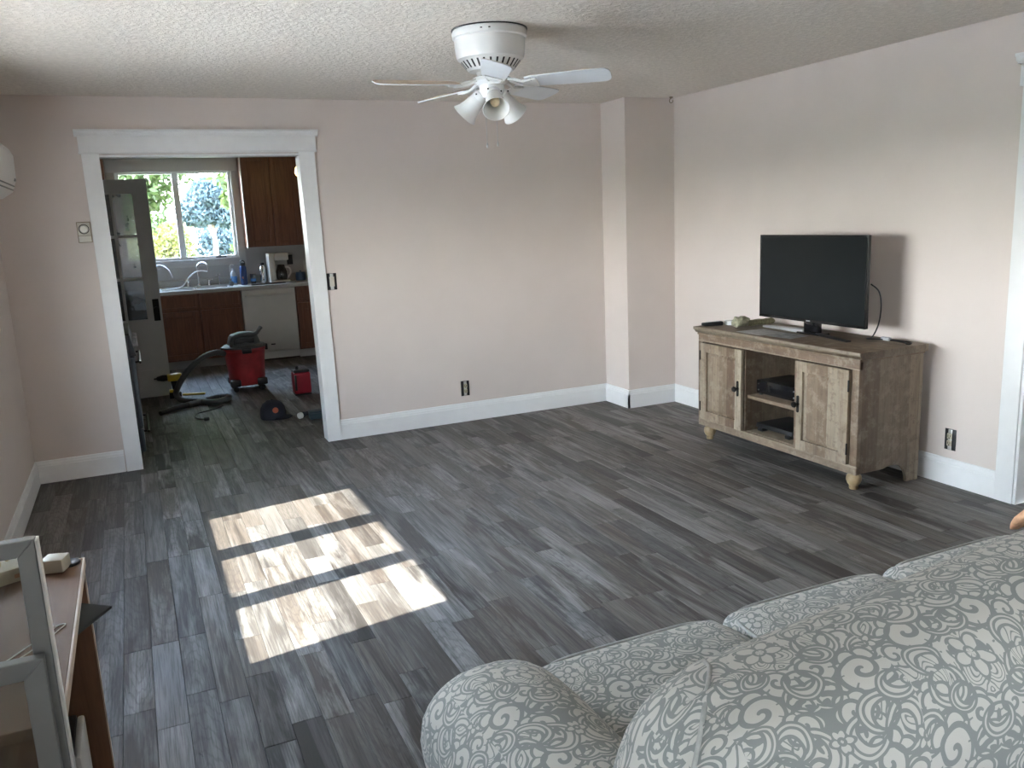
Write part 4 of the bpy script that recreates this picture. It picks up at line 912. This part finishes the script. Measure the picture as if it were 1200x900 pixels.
# counter things
bb = thing('water_bottle', 'blue water bottle with black loop lid on the counter', 'bottle', (1.245, 10.70, .91))
MB().lathe([(0, .9105), (.037, .9105), (.04, .92), (.04, 1.12), (.036, 1.135), (.03, 1.14), (0, 1.14)], 24, (1.245, 10.70, 0)).build('body', M('navy_bottle', (.02, .05, .17), .35), bb, 0, SM)
mb = MB().lathe([(0, 1.1405), (.034, 1.1405), (.034, 1.175), (0, 1.178)], 20, (1.245, 10.70, 0)); mb.tube(arc((1.245, 10.70, 1.175), .026, 0, 180, 10, 'xz'), .006, 8); mb.build('lid', BLACK, bb, 0, SM)
MB().lathe([(0, 0), (.014, 0), (.014, .002), (0, .002)], 12, (1.235, 10.663, 1.0), Matrix.Rotation(PI / 2, 3, 'X')).build('emblem', M('coral_emblem', (.6, .2, .12), .5), bb)
db = thing('soap_bottle', 'clear soap bottle with blue label beside the blue water bottle', 'bottle', (1.135, 10.74, .91))
MB().lathe([(0, .9105), (.034, .9105), (.036, .93), (.036, 1.04), (.028, 1.07), (.016, 1.085), (.016, 1.11), (0, 1.11)], 20, (1.135, 10.74, 0)).build('body', M('clear_soft_plastic', (.55, .58, .6), .25, var=.03), db, 0, SM)
MB().lathe([(.0362, .94), (.0368, .94), (.0368, 1.02), (.0362, 1.02)], 20, (1.135, 10.74, 0), None, True).build('label_band', M('sky_blue_label', (.08, .25, .55), .5), db)
sm = thing('dish_soap', 'small dark dispenser on the counter beside the sink', 'bottle', (1.03, 10.64, .91))
MB().lathe([(0, .9105), (.026, .9105), (.027, .95), (.02, .965), (.008, .97), (.008, .99), (.018, .992), (.018, 1.0), (0, 1.0)], 16, (1.085, 10.62, 0)).build('body', M('smoke_plastic', (.12, .12, .12), .3), sm, 0, SM)
tag(MB().box(1.10, 1.20, 10.45, 10.60, .9105, .918).build('dish_cloth', M('white_cloth', (.7, .7, .68), .9), None, .003), 'folded white cloth on the counter below the blue bottle', 'cloth')
tf = thing('thermos_flask', 'shiny steel thermos beside the coffee maker', 'flask', (1.49, 10.80, .91))
MB().lathe([(0, .9105), (.038, .9105), (.04, .92), (.04, 1.09), (.03, 1.11), (.022, 1.115), (.022, 1.13), (0, 1.13)], 20, (1.49, 10.80, 0)).build('body', CHROME, tf, 0, SM); MB().lathe([(0, 1.1305), (.024, 1.1305), (.024, 1.155), (0, 1.16)], 16, (1.49, 10.80, 0)).build('lid', BLACK, tf, 0, SM)
cm = thing('coffee_maker', 'white drip coffee maker with glass carafe', 'coffee maker', (1.66, 10.76, .91))
box('base', DWW, cm, 1.55, 1.79, 10.62, 10.86, .9105, .94, .008); box('tower', DWW, cm, 1.55, 1.62, 10.64, 10.86, .94, 1.27, .01); box('tank', DWW, cm, 1.62, 1.79, 10.78, 10.86, .94, 1.20, .01); box('brew_head', DWW, cm, 1.62, 1.79, 10.64, 10.86, 1.18, 1.27, .012)
cf_ = MB().lathe([(0, .942), (.058, .942), (.066, .97), (.066, 1.04), (.05, 1.09), (.044, 1.11), (.041, 1.11), (.062, 1.03), (.062, .97), (.055, .948), (0, .948)], 24, (1.70, 10.70, 0)).build('carafe', glass_mat('carafe_glass', (.45, .42, .40), .12), cm, 0, SM)
MB().tube(smoothpath([(1.745, 10.67, 1.10), (1.79, 10.64, 1.09), (1.80, 10.63, 1.03), (1.77, 10.65, .97)], 5), .011, 8).build('handle', DWW, cf_, 0, SM); MB().lathe([(0, 1.111), (.046, 1.111), (.04, 1.125), (0, 1.128)], 20, (1.70, 10.70, 0)).build('lid', BLACK, cf_, 0, SM)
for nm, lb, x0, x1, y0, y1, zz, mt in (('cutting_strip', 'dark flat tray lying in front of the coffee maker', 1.30, 1.70, 10.46, 10.54, .012, BLACK),):
    t = thing(nm, lb, 'tray', (1.5, 10.5, .91)); box('plate', mt, t, x0, x1, y0, y1, .9105, .9165, .002)
    for a, b in ((x0, x0 + .008), (x1 - .008, x1)): box('rim', mt, t, a, b, y0, y1, .9166, .9225, .001)
    for a, b in ((y0, y0 + .008), (y1 - .008, y1)): box('rim', mt, t, x0 + .008, x1 - .008, a, b, .9166, .9225, .001)
cu = thing('drinking_cup', 'clear cup with blue stripe behind the blue bottle', 'cup', (1.37, 10.82, .91))
MB().lathe([(0, .9105), (.03, .9105), (.036, 1.03), (.034, 1.03), (.028, .914), (0, .914)], 20, (1.37, 10.82, 0)).build('body', glass_mat('cup_glass', (.75, .78, .8), .1), cu, 0, SM); MB().lathe([(.0325, .94), (.0335, .94), (.0345, .97), (.0335, .97)], 20, (1.37, 10.82, 0), None, True).build('stripe', M('sky_blue_label', (.08, .25, .55), .5), cu)
cc_ = thing('blue_canister', 'dark blue canister on the counter beyond the coffee maker', 'canister', (1.95, 10.82, .91))
MB().lathe([(0, .9105), (.06, .9105), (.063, .92), (.063, .99), (.055, 1.0), (0, 1.0)], 20, (1.95, 10.82, 0)).build('body', M('dark_blue_tin', (.03, .07, .14), .35), cc_, 0, SM); MB().lathe([(0, 1.0005), (.057, 1.0005), (.057, 1.015), (.012, 1.02), (.012, 1.035), (0, 1.037)], 20, (1.95, 10.82, 0)).build('lid', M('dark_blue_tin', (.03, .07, .14), .35), cc_, 0, SM)
for x, z, mt, lb in ((1.54, 1.13, M('kitchen_plate_white', (.5, .5, .48), .4), 'white wall plate behind the coffee maker'), (1.86, 1.17, BLACK, 'dark wall plate above the counter'), (2.06, 1.09, M('kitchen_plate_white', (.5, .5, .48), .4), 'white wall plate near the blue canister')):
    t = thing('wall_plate', lb, 'outlet', (x, KY, z)); box('plate', mt, t, x - .036, x + .036, KY - .006, KY, z - .06, z + .06, .002); box('receptacle', mt, t, x - .017, x + .017, KY - .009, KY - .0062, z - .035, z + .035, .001)
# upper cabinets
uc = thing('wall_cabinet', 'dark cherry wall cabinet above the coffee maker', 'cabinet', (1.9, 10.8, 1.35))
box('body', CHERRY, uc, 1.335, 2.64, 10.672, KY - .001, 1.355, H - .003)
for x0, x1 in ((1.34, 1.65), (1.66, 1.98), (1.99, 2.31), (2.32, 2.635)): shaker(uc, x0, x1, 10.67, 1.36, H - .02, 'door', .05)
box('edge_strip', M('pale_edge_strip', (.55, .52, .48), .4), uc, 1.325, 1.3345, 10.655, 10.69, 1.35, H - .01)
ul_ = thing('wall_cabinet', 'dark cherry wall cabinet behind the open kitchen door', 'cabinet', (-.4, 10.8, 1.35))
box('body', CHERRY, ul_, L + .005, -.135, 10.672, KY - .001, 1.355, H - .003); shaker(ul_, -.70, -.43, 10.67, 1.36, H - .02, 'door', .05); shaker(ul_, -.42, -.14, 10.67, 1.36, H - .02, 'door', .05)
# hanging lamp, lit
pn = thing('pendant_lamp', 'small glowing amber pendant lamp beyond the door casing', 'lamp', (1.83, 9.5, H))
MB().lathe([(.05, 2.24), (.075, 2.20), (.085, 2.15), (.07, 2.12), (.066, 2.122), (.08, 2.15), (.07, 2.198), (.046, 2.236)], 24, (1.835, 9.5, 0), None, True).build('shade', M('amber_glass_lit', (.9, .62, .2), .4, emit=((1.0, .62, .2), 2.6)), pn, 0, SM)
MB().tube([(1.835, 9.5, 2.24), (1.835, 9.5, H - .02)], .006, 8).build('stem', BRASS, pn); MB().lathe([(.05, H - .001), (.05, H - .02), (0, H - .025)], 16, (1.835, 9.5, 0)).build('canopy', BRASS, pn); MB().lathe([(.0, 2.245), (.05, 2.241), (.03, 2.255), (0, 2.26)], 16, (1.835, 9.5, 0)).build('cap', BRASS, pn)

# open glazed door in the kitchen
kd = thing('door_2', 'half-glazed grey-white door standing open in the kitchen', 'door', (-.6, 8.8, 0))
MDG = glass_mat('door_glass', (.50, .53, .54), .14, .40, (.17, .20, .21))
DPA = M('door_grey_paint', (.46, .46, .45), .4, var=.03)
X0, X1 = -.60, .232; ya, yb = 8.782, 8.818
g0, g1 = X0 + .135, X1 - .135; gz = (.765, 1.945)
cw = (g1 - g0 - 2 * .026) / 3; rh = (gz[1] - gz[0] - 2 * .026) / 3
mb = MB(); mb.box(X0, g0, ya, yb, .006, 2.078); mb.box(g1, X1, ya, yb, .006, 2.078); mb.box(g0, g1, ya, yb, gz[1], 2.078); mb.box(g0, g1, ya, yb, .51, gz[0]); mb.box(g0, g1, ya, yb, .006, .27)
mb.build('door_frame', DPA, kd)
for k in (1, 2):
    xx = g0 + k * cw + (k - 1) * .026; box('muntin', DPA, kd, xx, xx + .026, ya + .004, yb - .004, gz[0], gz[1], .002)
    zz = gz[0] + k * rh + (k - 1) * .026; box('muntin', DPA, kd, g0, g1, ya + .0045, yb - .0045, zz, zz + .026, .002)
for i in range(3):
    for j in range(3):
        xx = g0 + i * (cw + .026); zz = gz[0] + j * (rh + .026); MB().box(xx - .003, xx + cw + .003, 8.798, 8.802, zz - .003, zz + rh + .003).build('pane', MDG, kd)
    xx = g0 + i * (cw + .026)
    box('door_panel', DPA, kd, xx - .012 if i else g0, xx + cw if i < 2 else g1, 8.792, 8.808, .27, .51)
lk = box('lock_plate', BLACKM, kd, .155, .212, ya - .004, ya, .745, .955, .001); MB().lathe([(0, 0), (.008, 0), (.01, .03), (.024, .036), (.024, .055), (0, .06)], 16, (.183, ya - .0042, .86), Matrix.Rotation(PI / 2, 3, 'X')).build('knob', BLACKM, lk, 0, SM)

# range beside the doorway
rg = thing('kitchen_range', 'dark stainless range just inside the kitchen doorway', 'stove', (-.37, 6.7, 0))
box('body', DKSTEEL, rg, L + .01, -.075, 6.27, 7.03, .06, .90, .004); box('oven_door', M('blue_grey_steel', (.12, .15, .18), .3, .6), rg, -.0748, -.045, 6.29, 7.01, .25, .74, .006); box('drawer', M('blue_grey_steel', (.12, .15, .18), .3, .6), rg, -.0748, -.048, 6.29, 7.01, .07, .235, .005)
MB().hexa([(-.0748, 6.275, .755), (-.035, 6.275, .755), (-.035, 7.025, .755), (-.0748, 7.025, .755), (-.0748, 6.275, .9), (-.06, 6.275, .9), (-.06, 7.025, .9), (-.0748, 7.025, .9)]).build('control_panel', DKSTEEL, rg, .003)
for k in range(5): MB().lathe([(0, 0), (.022, 0), (.022, .012), (.017, .03), (0, .03)], 16, (-.046, 6.36 + .145 * k, .825), Matrix.Rotation(PI / 2 - .12, 3, 'Y')).build('knob', STEEL, rg, 0, SM)
for z, d_ in ((.70, -.045), (.205, -.048)):
    mb = MB().tube([(d_ + .03, 6.33, z), (d_ + .03, 6.97, z)], .009, 8)
    for y in (6.36, 6.94): mb.tube([(d_, y, z), (d_ + .03, y, z)], .007, 6)
    mb.build('handle', BLACKM, rg, 0, SM)
box('cooktop', BLACK, rg, L + .01, -.062, 6.272, 7.028, .9, .912, .003)
for y in (6.46, 6.84):
    for x in (-.5, -.22): MB().lathe([(.07, .9125), (.085, .9125), (.085, .92), (.07, .92)], 20, (x, y, 0), None, True).build('burner', BLACKM, rg)
for x, y in ((L + .05, 6.31), (L + .05, 6.99), (-.11, 6.31), (-.11, 6.99)): MB().lathe([(0, 0), (.02, 0), (.02, .06), (0, .06)], 10, (x, y, 0)).build('leg', BLACK, rg)
box('back_guard', DKSTEEL, rg, L + .01, L + .06, 6.272, 7.028, .9125, 1.06, .004)
kt = thing('stock_pot', 'dark covered pot standing on the range front burner', 'pot', (-.2, 6.50, .92))
MB().lathe([(0, .9205), (.10, .9205), (.108, .93), (.108, .975), (.10, .98), (.05, .995), (0, 1.0)], 28, (-.205, 6.47, 0)).build('body', M('dark_enamel', (.04, .04, .042), .4), kt, 0, SM); MB().lathe([(0, .999), (.012, 1.0), (.018, 1.015), (0, 1.02)], 12, (-.205, 6.47, 0)).build('lid_knob', BLACK, kt, 0, SM)

# shop vacuum
sv_ = thing('shop_vacuum', 'red wet-dry vacuum with dark grey lid and hose', 'vacuum', (.93, 8.66, 0))
VX, VY = .94, 8.66
RED = M('dusty_red_plastic', (.33, .028, .030), .45, var=.35, scale=9); GRY = M('charcoal_plastic', (.075, .08, .078), .5, var=.2)
MB().lathe([(0, .06), (.165, .06), (.172, .07), (.178, .2), (.192, .36), (.197, .395), (.204, .40), (.204, .425), (0, .425)], 36, (VX, VY, 0)).build('drum', RED, sv_, 0, SM)
ld = MB().lathe([(0, .4255), (.208, .4255), (.21, .44), (.19, .455), (.16, .462), (.14, .53), (.125, .555), (.06, .575), (0, .578)], 36, (VX, VY, 0)).build('lid', GRY, sv_, 0, SM)
MB().tube(smoothpath([(VX - .13, VY - .12, .455), (VX - .11, VY - .13, .54), (VX, VY - .14, .565), (VX + .1, VY - .13, .56), (VX + .15, VY - .10, .60), (VX + .17, VY - .09, .62)], 5), .02, 10).build('handle', GRY, ld, 0, SM)
box('motor_window', BLACK, ld, VX - .09, VX + .09, VY - .152, VY - .12, .475, .525, .01)
box('latch', BLACK, sv_, VX - .045, VX + .045, VY - .222, VY - .19, .385, .44, .008)
for sgn in (-1, 1): box('latch', BLACK, sv_, VX + sgn * .212 - .012, VX + sgn * .212 + .012, VY - .03, VY + .03, .38, .44, .005)
for a in (225, 315, 45, 135):
    x, y = VX + .18 * math.cos(math.radians(a)), VY + .18 * math.sin(math.radians(a))
    cs = box('caster_block', BLACK, sv_, x - .05, x + .05, y - .045, y + .045, .055, .125, .015); MB().lathe([(0, -.016), (.026, -.016), (.028, 0), (.026, .016), (0, .016)], 16, (x, y, .028), Matrix.Rotation(PI / 2, 3, 'X')).build('caster_wheel', BLACK, cs, 0, SM)
hp = smoothpath([(VX - .19, VY - .06, .385), (.66, 8.56, .41), (.53, 8.46, .39), (.40, 8.42, .30), (.30, 8.40, .18), (.255, 8.40, .08), (.29, 8.33, .03), (.40, 8.2, .03), (.55, 8.02, .03), (.68, 8.10, .03), (.70, 8.22, .03), (.60, 8.26, .03), (.45, 8.12, .03), (.33, 8.02, .032)], 8)
rs = [.026 + (.003 if i % 2 else 0) for i in range(len(hp))]
MB().tube(hp, .026, 10, True, rs).build('hose', GRY, sv_, 0, SM)
MB().tube([(.33, 8.02, .032), (.20, 7.93, .030), (.09, 7.83, .022)], .02, 10, True, [.027, .022, .02]).build('nozzle', BLACK, sv_, 0, SM)
tag(MB().tube(smoothpath([(.62, 7.92, .006), (.52, 7.80, .006), (.40, 7.72, .006), (.36, 7.58, .006), (.38, 7.48, .006), (.43, 7.42, .008)], 6), .005, 6).build('vacuum_cord', BLACK, None, 0, SM), 'black power cord trailing on the kitchen floor', 'cord')
tag(MB().rcube(.415, .46, 7.385, 7.425, .001, .028, .008, 2).build('cord_plug', BLACK, None, 0, SM), 'black plug at the end of the vacuum cord', 'plug')
# drill
YEL = M('tool_yellow', (.62, .42, .03), .45, var=.1)
dr = thing('cordless_drill', 'yellow and black cordless drill standing by the door', 'drill', (.25, 8.62, 0))
box('battery', BLACK, dr, .20, .31, 8.585, 8.655, .001, .06, .006); box('battery_foot', YEL, dr, .205, .29, 8.587, 8.653, .0605, .085, .004)
MB().hexa([(.235, 8.60, .085), (.285, 8.60, .085), (.285, 8.64, .085), (.235, 8.64, .085), (.225, 8.60, .17), (.28, 8.60, .17), (.28, 8.64, .17), (.225, 8.64, .17)]).build('grip', BLACK, dr, .008, SM)
box('motor_body', YEL, dr, .20, .33, 8.585, 8.655, .17, .24, .012); MB().lathe([(0, 0), (.03, 0), (.032, .04), (.02, .09), (.008, .10), (.008, .12), (0, .12)], 16, (.20, 8.62, .205), Matrix.Rotation(-PI / 2, 3, 'Y')).build('chuck', BLACK, dr, 0, SM)
tag(MB().hexa([(.32, 8.70, .0), (.52, 8.62, .0), (.53, 8.65, .0), (.33, 8.73, .0), (.32, 8.70, .018), (.52, 8.62, .018), (.53, 8.65, .018), (.33, 8.73, .018)]).build('pry_bar', YEL, None, .004, SM), 'yellow flat bar lying on the floor behind the hose', 'bar')
# red jug, cap, flashlight, small box
rb = thing('red_canister', 'small red canister with dark lid on the kitchen floor', 'canister', (1.365, 8.05, 0))
MB().rcube(1.285, 1.445, 7.98, 8.12, .012, .215, .018, 3, (.004, .004, 0)).build('body', M('bright_red_plastic', (.30, .012, .025), .4, var=.15), rb, 0, SM)
MB().rcube(1.29, 1.44, 7.985, 8.115, .216, .242, .01, 2).build('lid', BLACK, rb, 0, SM); MB().rcube(1.287, 1.443, 7.982, 8.118, .0, .0118, .004, 2).build('base', BLACK, rb, 0, SM)
MB().lathe([(0, .2425), (.014, .2425), (.012, .275), (0, .277)], 12, (1.33, 8.03, 0)).build('spout', BLACK, rb, 0, SM); box('front_clip', BLACK, rb, 1.288, 1.31, 7.962, 7.979, .05, .2, .004)
hat = thing('baseball_cap', 'dark navy baseball cap with orange emblem on the floor', 'cap', (.95, 7.15, 0))
NAVY = M('navy_cap_cloth', (.018, .02, .03), .9, var=.2, bump=.3)
MB().lathe([(.103, .0), (.107, .012), (.108, .05), (.100, .09), (.08, .125), (.045, .148), (0, .155)], 28, (.955, 7.16, 0)).build('crown', NAVY, hat, 0, SM)
mb = MB(); v = []; f = []; n = 12
for lay in (0, 1):
    for i in range(n + 1):
        a = math.radians(-95 + 110 * i / n)
        for r_ in (.098, .165): 
            q = r_ if r_ < .1 else .098 + .068 * math.sin(PI * (i / n)) ** .5
            v.append((.955 + q * math.cos(a), 7.16 + q * math.sin(a), .006 + lay * .004 + (.0 if r_ > .1 else .006)))
m_ = 2 * (n + 1)
for i in range(n):
    q = 2 * i; f += [(q, q + 1, q + 3, q + 2), (m_ + q, m_ + q + 2, m_ + q + 3, m_ + q + 1), (q + 1, m_ + q + 1, m_ + q + 3, q + 3), (q, q + 2, m_ + q + 2, m_ + q)]
mb.add(v, f).build('brim', NAVY, hat, 0, SM)
MB().lathe([(0, 0), (.024, 0), (.024, .004), (0, .005)], 16, (.962, 7.055, .083), Matrix.Rotation(PI / 2 - .35, 3, 'X')).build('emblem', M('orange_emblem', (.32, .07, .03), .7), hat); MB().lathe([(0, 0), (.008, 0), (.006, .005), (0, .006)], 10, (.955, 7.16, .154)).build('top_button', NAVY, hat)
fl = thing('flashlight', 'dark flashlight with white lens lying by the door casing', 'flashlight', (1.19, 7.02, 0))
fm = Vector((0, 0, 1)).rotation_difference(Vector((.80, .60, 0)).normalized()).to_matrix()
MB().lathe([(0, .03), (.02, .03), (.026, .05), (.018, .075), (.018, .17), (.02, .175), (0, .178)], 18, (1.135, 6.97, .0275), fm).build('barrel', NAVY, fl, 0, SM); MB().lathe([(0, 0), (.02, 0), (.026, .006), (.026, .0295), (0, .0295)], 18, (1.135, 6.97, .0275), fm).build('lens_head', M('lens_white', (.75, .74, .70), .3), fl, 0, SM)
sb = thing('small_case', 'small dark teal case at the foot of the door casing', 'case', (1.27, 6.93, 0))
box('body', M('dark_teal_plastic', (.025, .045, .055), .5), sb, 1.215, 1.36, 6.88, 6.98, 0, .05, .006); box('lid', M('dark_teal_plastic', (.025, .045, .055), .5), sb, 1.213, 1.362, 6.878, 6.982, .051, .068, .005)

# ------------------------------------------------------------------ outdoors
GR = M('lawn_green', (.09, .11, .045), .9, var=.4, scale=2)
struct(MB().box(-60, 60, -40, 90, -.7, -.6).build('ground', GR), 'sunlit lawn outside the windows')
struct(MB().box(-14, L - WT - .01, -10, 14, -.6, -.45).build('ground_bounce_slab', M('pale_bounce_surface', (.42, .38, .33), .9, var=.12, scale=2)), 'added pale slab outside the windows that bounces sunlight indoors')  # added slab, coloured pale to throw sunlight up to the ceiling
def leaf_mat(name, c1, c2):
    m, nt, b, o = nodes_of(name)
    tc = nt.nodes.new('ShaderNodeTexCoord'); f = noise_n(nt, tc.outputs['Object'], 5, 3)
    c = ramp(nt, f, [(.3, c1), (.7, c2)]); nt.links.new(c, b.inputs['Base Color']); b.inputs['Roughness'].default_value = .6
    tr = nt.nodes.new('ShaderNodeBsdfTranslucent'); nt.links.new(c, tr.inputs[0]); mx = nt.nodes.new('ShaderNodeMixShader'); mx.inputs[0].default_value = .45
    nt.links.new(b.outputs[0], mx.inputs[1]); nt.links.new(tr.outputs[0], mx.inputs[2]); nt.links.new(mx.outputs[0], o.inputs[0]); return m
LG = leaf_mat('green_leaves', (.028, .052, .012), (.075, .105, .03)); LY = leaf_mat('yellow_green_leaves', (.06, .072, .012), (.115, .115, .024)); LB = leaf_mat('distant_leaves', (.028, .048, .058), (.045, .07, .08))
BARK = M('tree_bark', (.12, .09, .07), .9, var=.3)
def plant(name, label, cat, loc, trunk_h, blobs, nleaf, size, mat):
    p = thing(name, label, cat, loc); lx, ly, lz = loc; mb = MB(); rnd = random.Random(int(lx * 100 + ly * 31))
    tot = sum(b[3] ** 2 for b in blobs)
    for bx_, by_, bz_, br in blobs:
        for _ in range(int(nleaf * br * br / tot)):
            d = Vector((rnd.gauss(0, 1), rnd.gauss(0, 1), rnd.gauss(0, 1))).normalized() * br * (rnd.random() ** .4)
            c = Vector((lx + bx_, ly + by_, lz + bz_)) + Vector((d.x, d.y, d.z * .8)); s_ = size * (.6 + .8 * rnd.random())
            a = Vector((rnd.gauss(0, 1), rnd.gauss(0, 1), rnd.gauss(0, 1))).normalized(); b = a.cross(Vector((rnd.gauss(0, 1), rnd.gauss(0, 1), rnd.gauss(0, 1)))).normalized()
            mb.add([c - a * s_, c + b * s_ * .42, c + a * s_, c - b * s_ * .42], [(0, 1, 2, 3)])
    me = bpy.data.meshes.new('foliage'); me.from_pydata([tuple(Vector(q) - Vector(loc)) for q in mb.v], [], mb.f); me.materials.append(mat); fo = bpy.data.objects.new('foliage', me); COL.objects.link(fo); fo.parent = p; fo['kind'] = 'stuff'
    tb = MB()
    if trunk_h: tb.tube([(lx, ly, lz), (lx + .05, ly, lz + trunk_h * .5), (lx, ly + .05, lz + trunk_h)], .12, 8, True, [.16, .12, .07])
    for bx_, by_, bz_, br in blobs[:6]: tb.tube([(lx, ly, lz + trunk_h * .6), (lx + bx_ * .5, ly + by_ * .5, lz + (trunk_h * .8 + bz_) / 2), (lx + bx_, ly + by_, lz + bz_)], .04, 6, True, [.06, .04, .015])
    tb.build('trunk', BARK, p, 0, SM); return p
plant('maple_tree', 'leafy green tree with low branches outside the kitchen window', 'tree', (3.2, 17.5, -.6), 4.0, [(-1.1, -.6, 3.3, .6), (-.4, -.4, 3.6, .9), (.6, 0, 3.4, .9), (-1.2, -.3, 2.75, .3), (-.95, .2, 2.2, .35), (-1.0, .5, 1.75, .3), (1.2, 0, 2.6, 1.0), (-.7, 0, 5.2, 1.3), (.9, 0, 5.2, 1.5), (0, 0, 6.8, 1.5), (-.9, 0, 6.8, 1.0)], 22000, .08, LG)  # highest crowns are out of view, added to dim the kitchen
plant('maple_tree', 'green tree at the far side of the lawn beyond the sink', 'tree', (-.5, 18.5, -.6), 3.8, [(.6, 0, 3.3, .9), (-.4, 0, 3.6, 1.0), (1.5, -.3, 3.45, .5), (1.1, .2, 2.9, .4), (.5, 0, 2.4, .8), (.5, 0, 5.2, 1.2), (-.8, 0, 5.3, 1.3), (.1, 0, 6.8, 1.4)], 17000, .08, LG)  # top crowns above the view, added to cut sky light indoors
plant('maple_tree', 'added tall green tree, out of view, screening the sky', 'tree', (3.7, 23.5, -.6), 5.5, [(-2.2, 0, 5.6, 1.4), (-.6, 0, 5.8, 1.6), (-3.3, 0, 6.3, 1.3), (-1.6, 0, 7.8, 1.7), (-2.6, 0, 9.2, 1.4), (.3, 0, 8.0, 1.6)], 16000, .11, LG)  # unseen crown, added to block bright sky reflected in the kitchen floor
plant('golden_shrub', 'yellow-green shrub outside the lower kitchen window', 'shrub', (.65, 16.0, -.6), .6, [(0, 0, 1.75, .5), (.3, .2, 1.4, .4), (-.5, .1, 1.6, .6), (.1, 0, 2.1, .35), (.1, 0, 1.1, .5)], 5000, .05, LY)
plant('green_shrub', 'pale green shrub outside the kitchen window by the tree', 'shrub', (2.05, 16.4, -.6), .5, [(.05, 0, 1.45, .45), (-.3, 0, 1.35, .32), (.5, -.1, 1.8, .45), (.5, 0, 1.0, .5)], 5000, .05, LG)
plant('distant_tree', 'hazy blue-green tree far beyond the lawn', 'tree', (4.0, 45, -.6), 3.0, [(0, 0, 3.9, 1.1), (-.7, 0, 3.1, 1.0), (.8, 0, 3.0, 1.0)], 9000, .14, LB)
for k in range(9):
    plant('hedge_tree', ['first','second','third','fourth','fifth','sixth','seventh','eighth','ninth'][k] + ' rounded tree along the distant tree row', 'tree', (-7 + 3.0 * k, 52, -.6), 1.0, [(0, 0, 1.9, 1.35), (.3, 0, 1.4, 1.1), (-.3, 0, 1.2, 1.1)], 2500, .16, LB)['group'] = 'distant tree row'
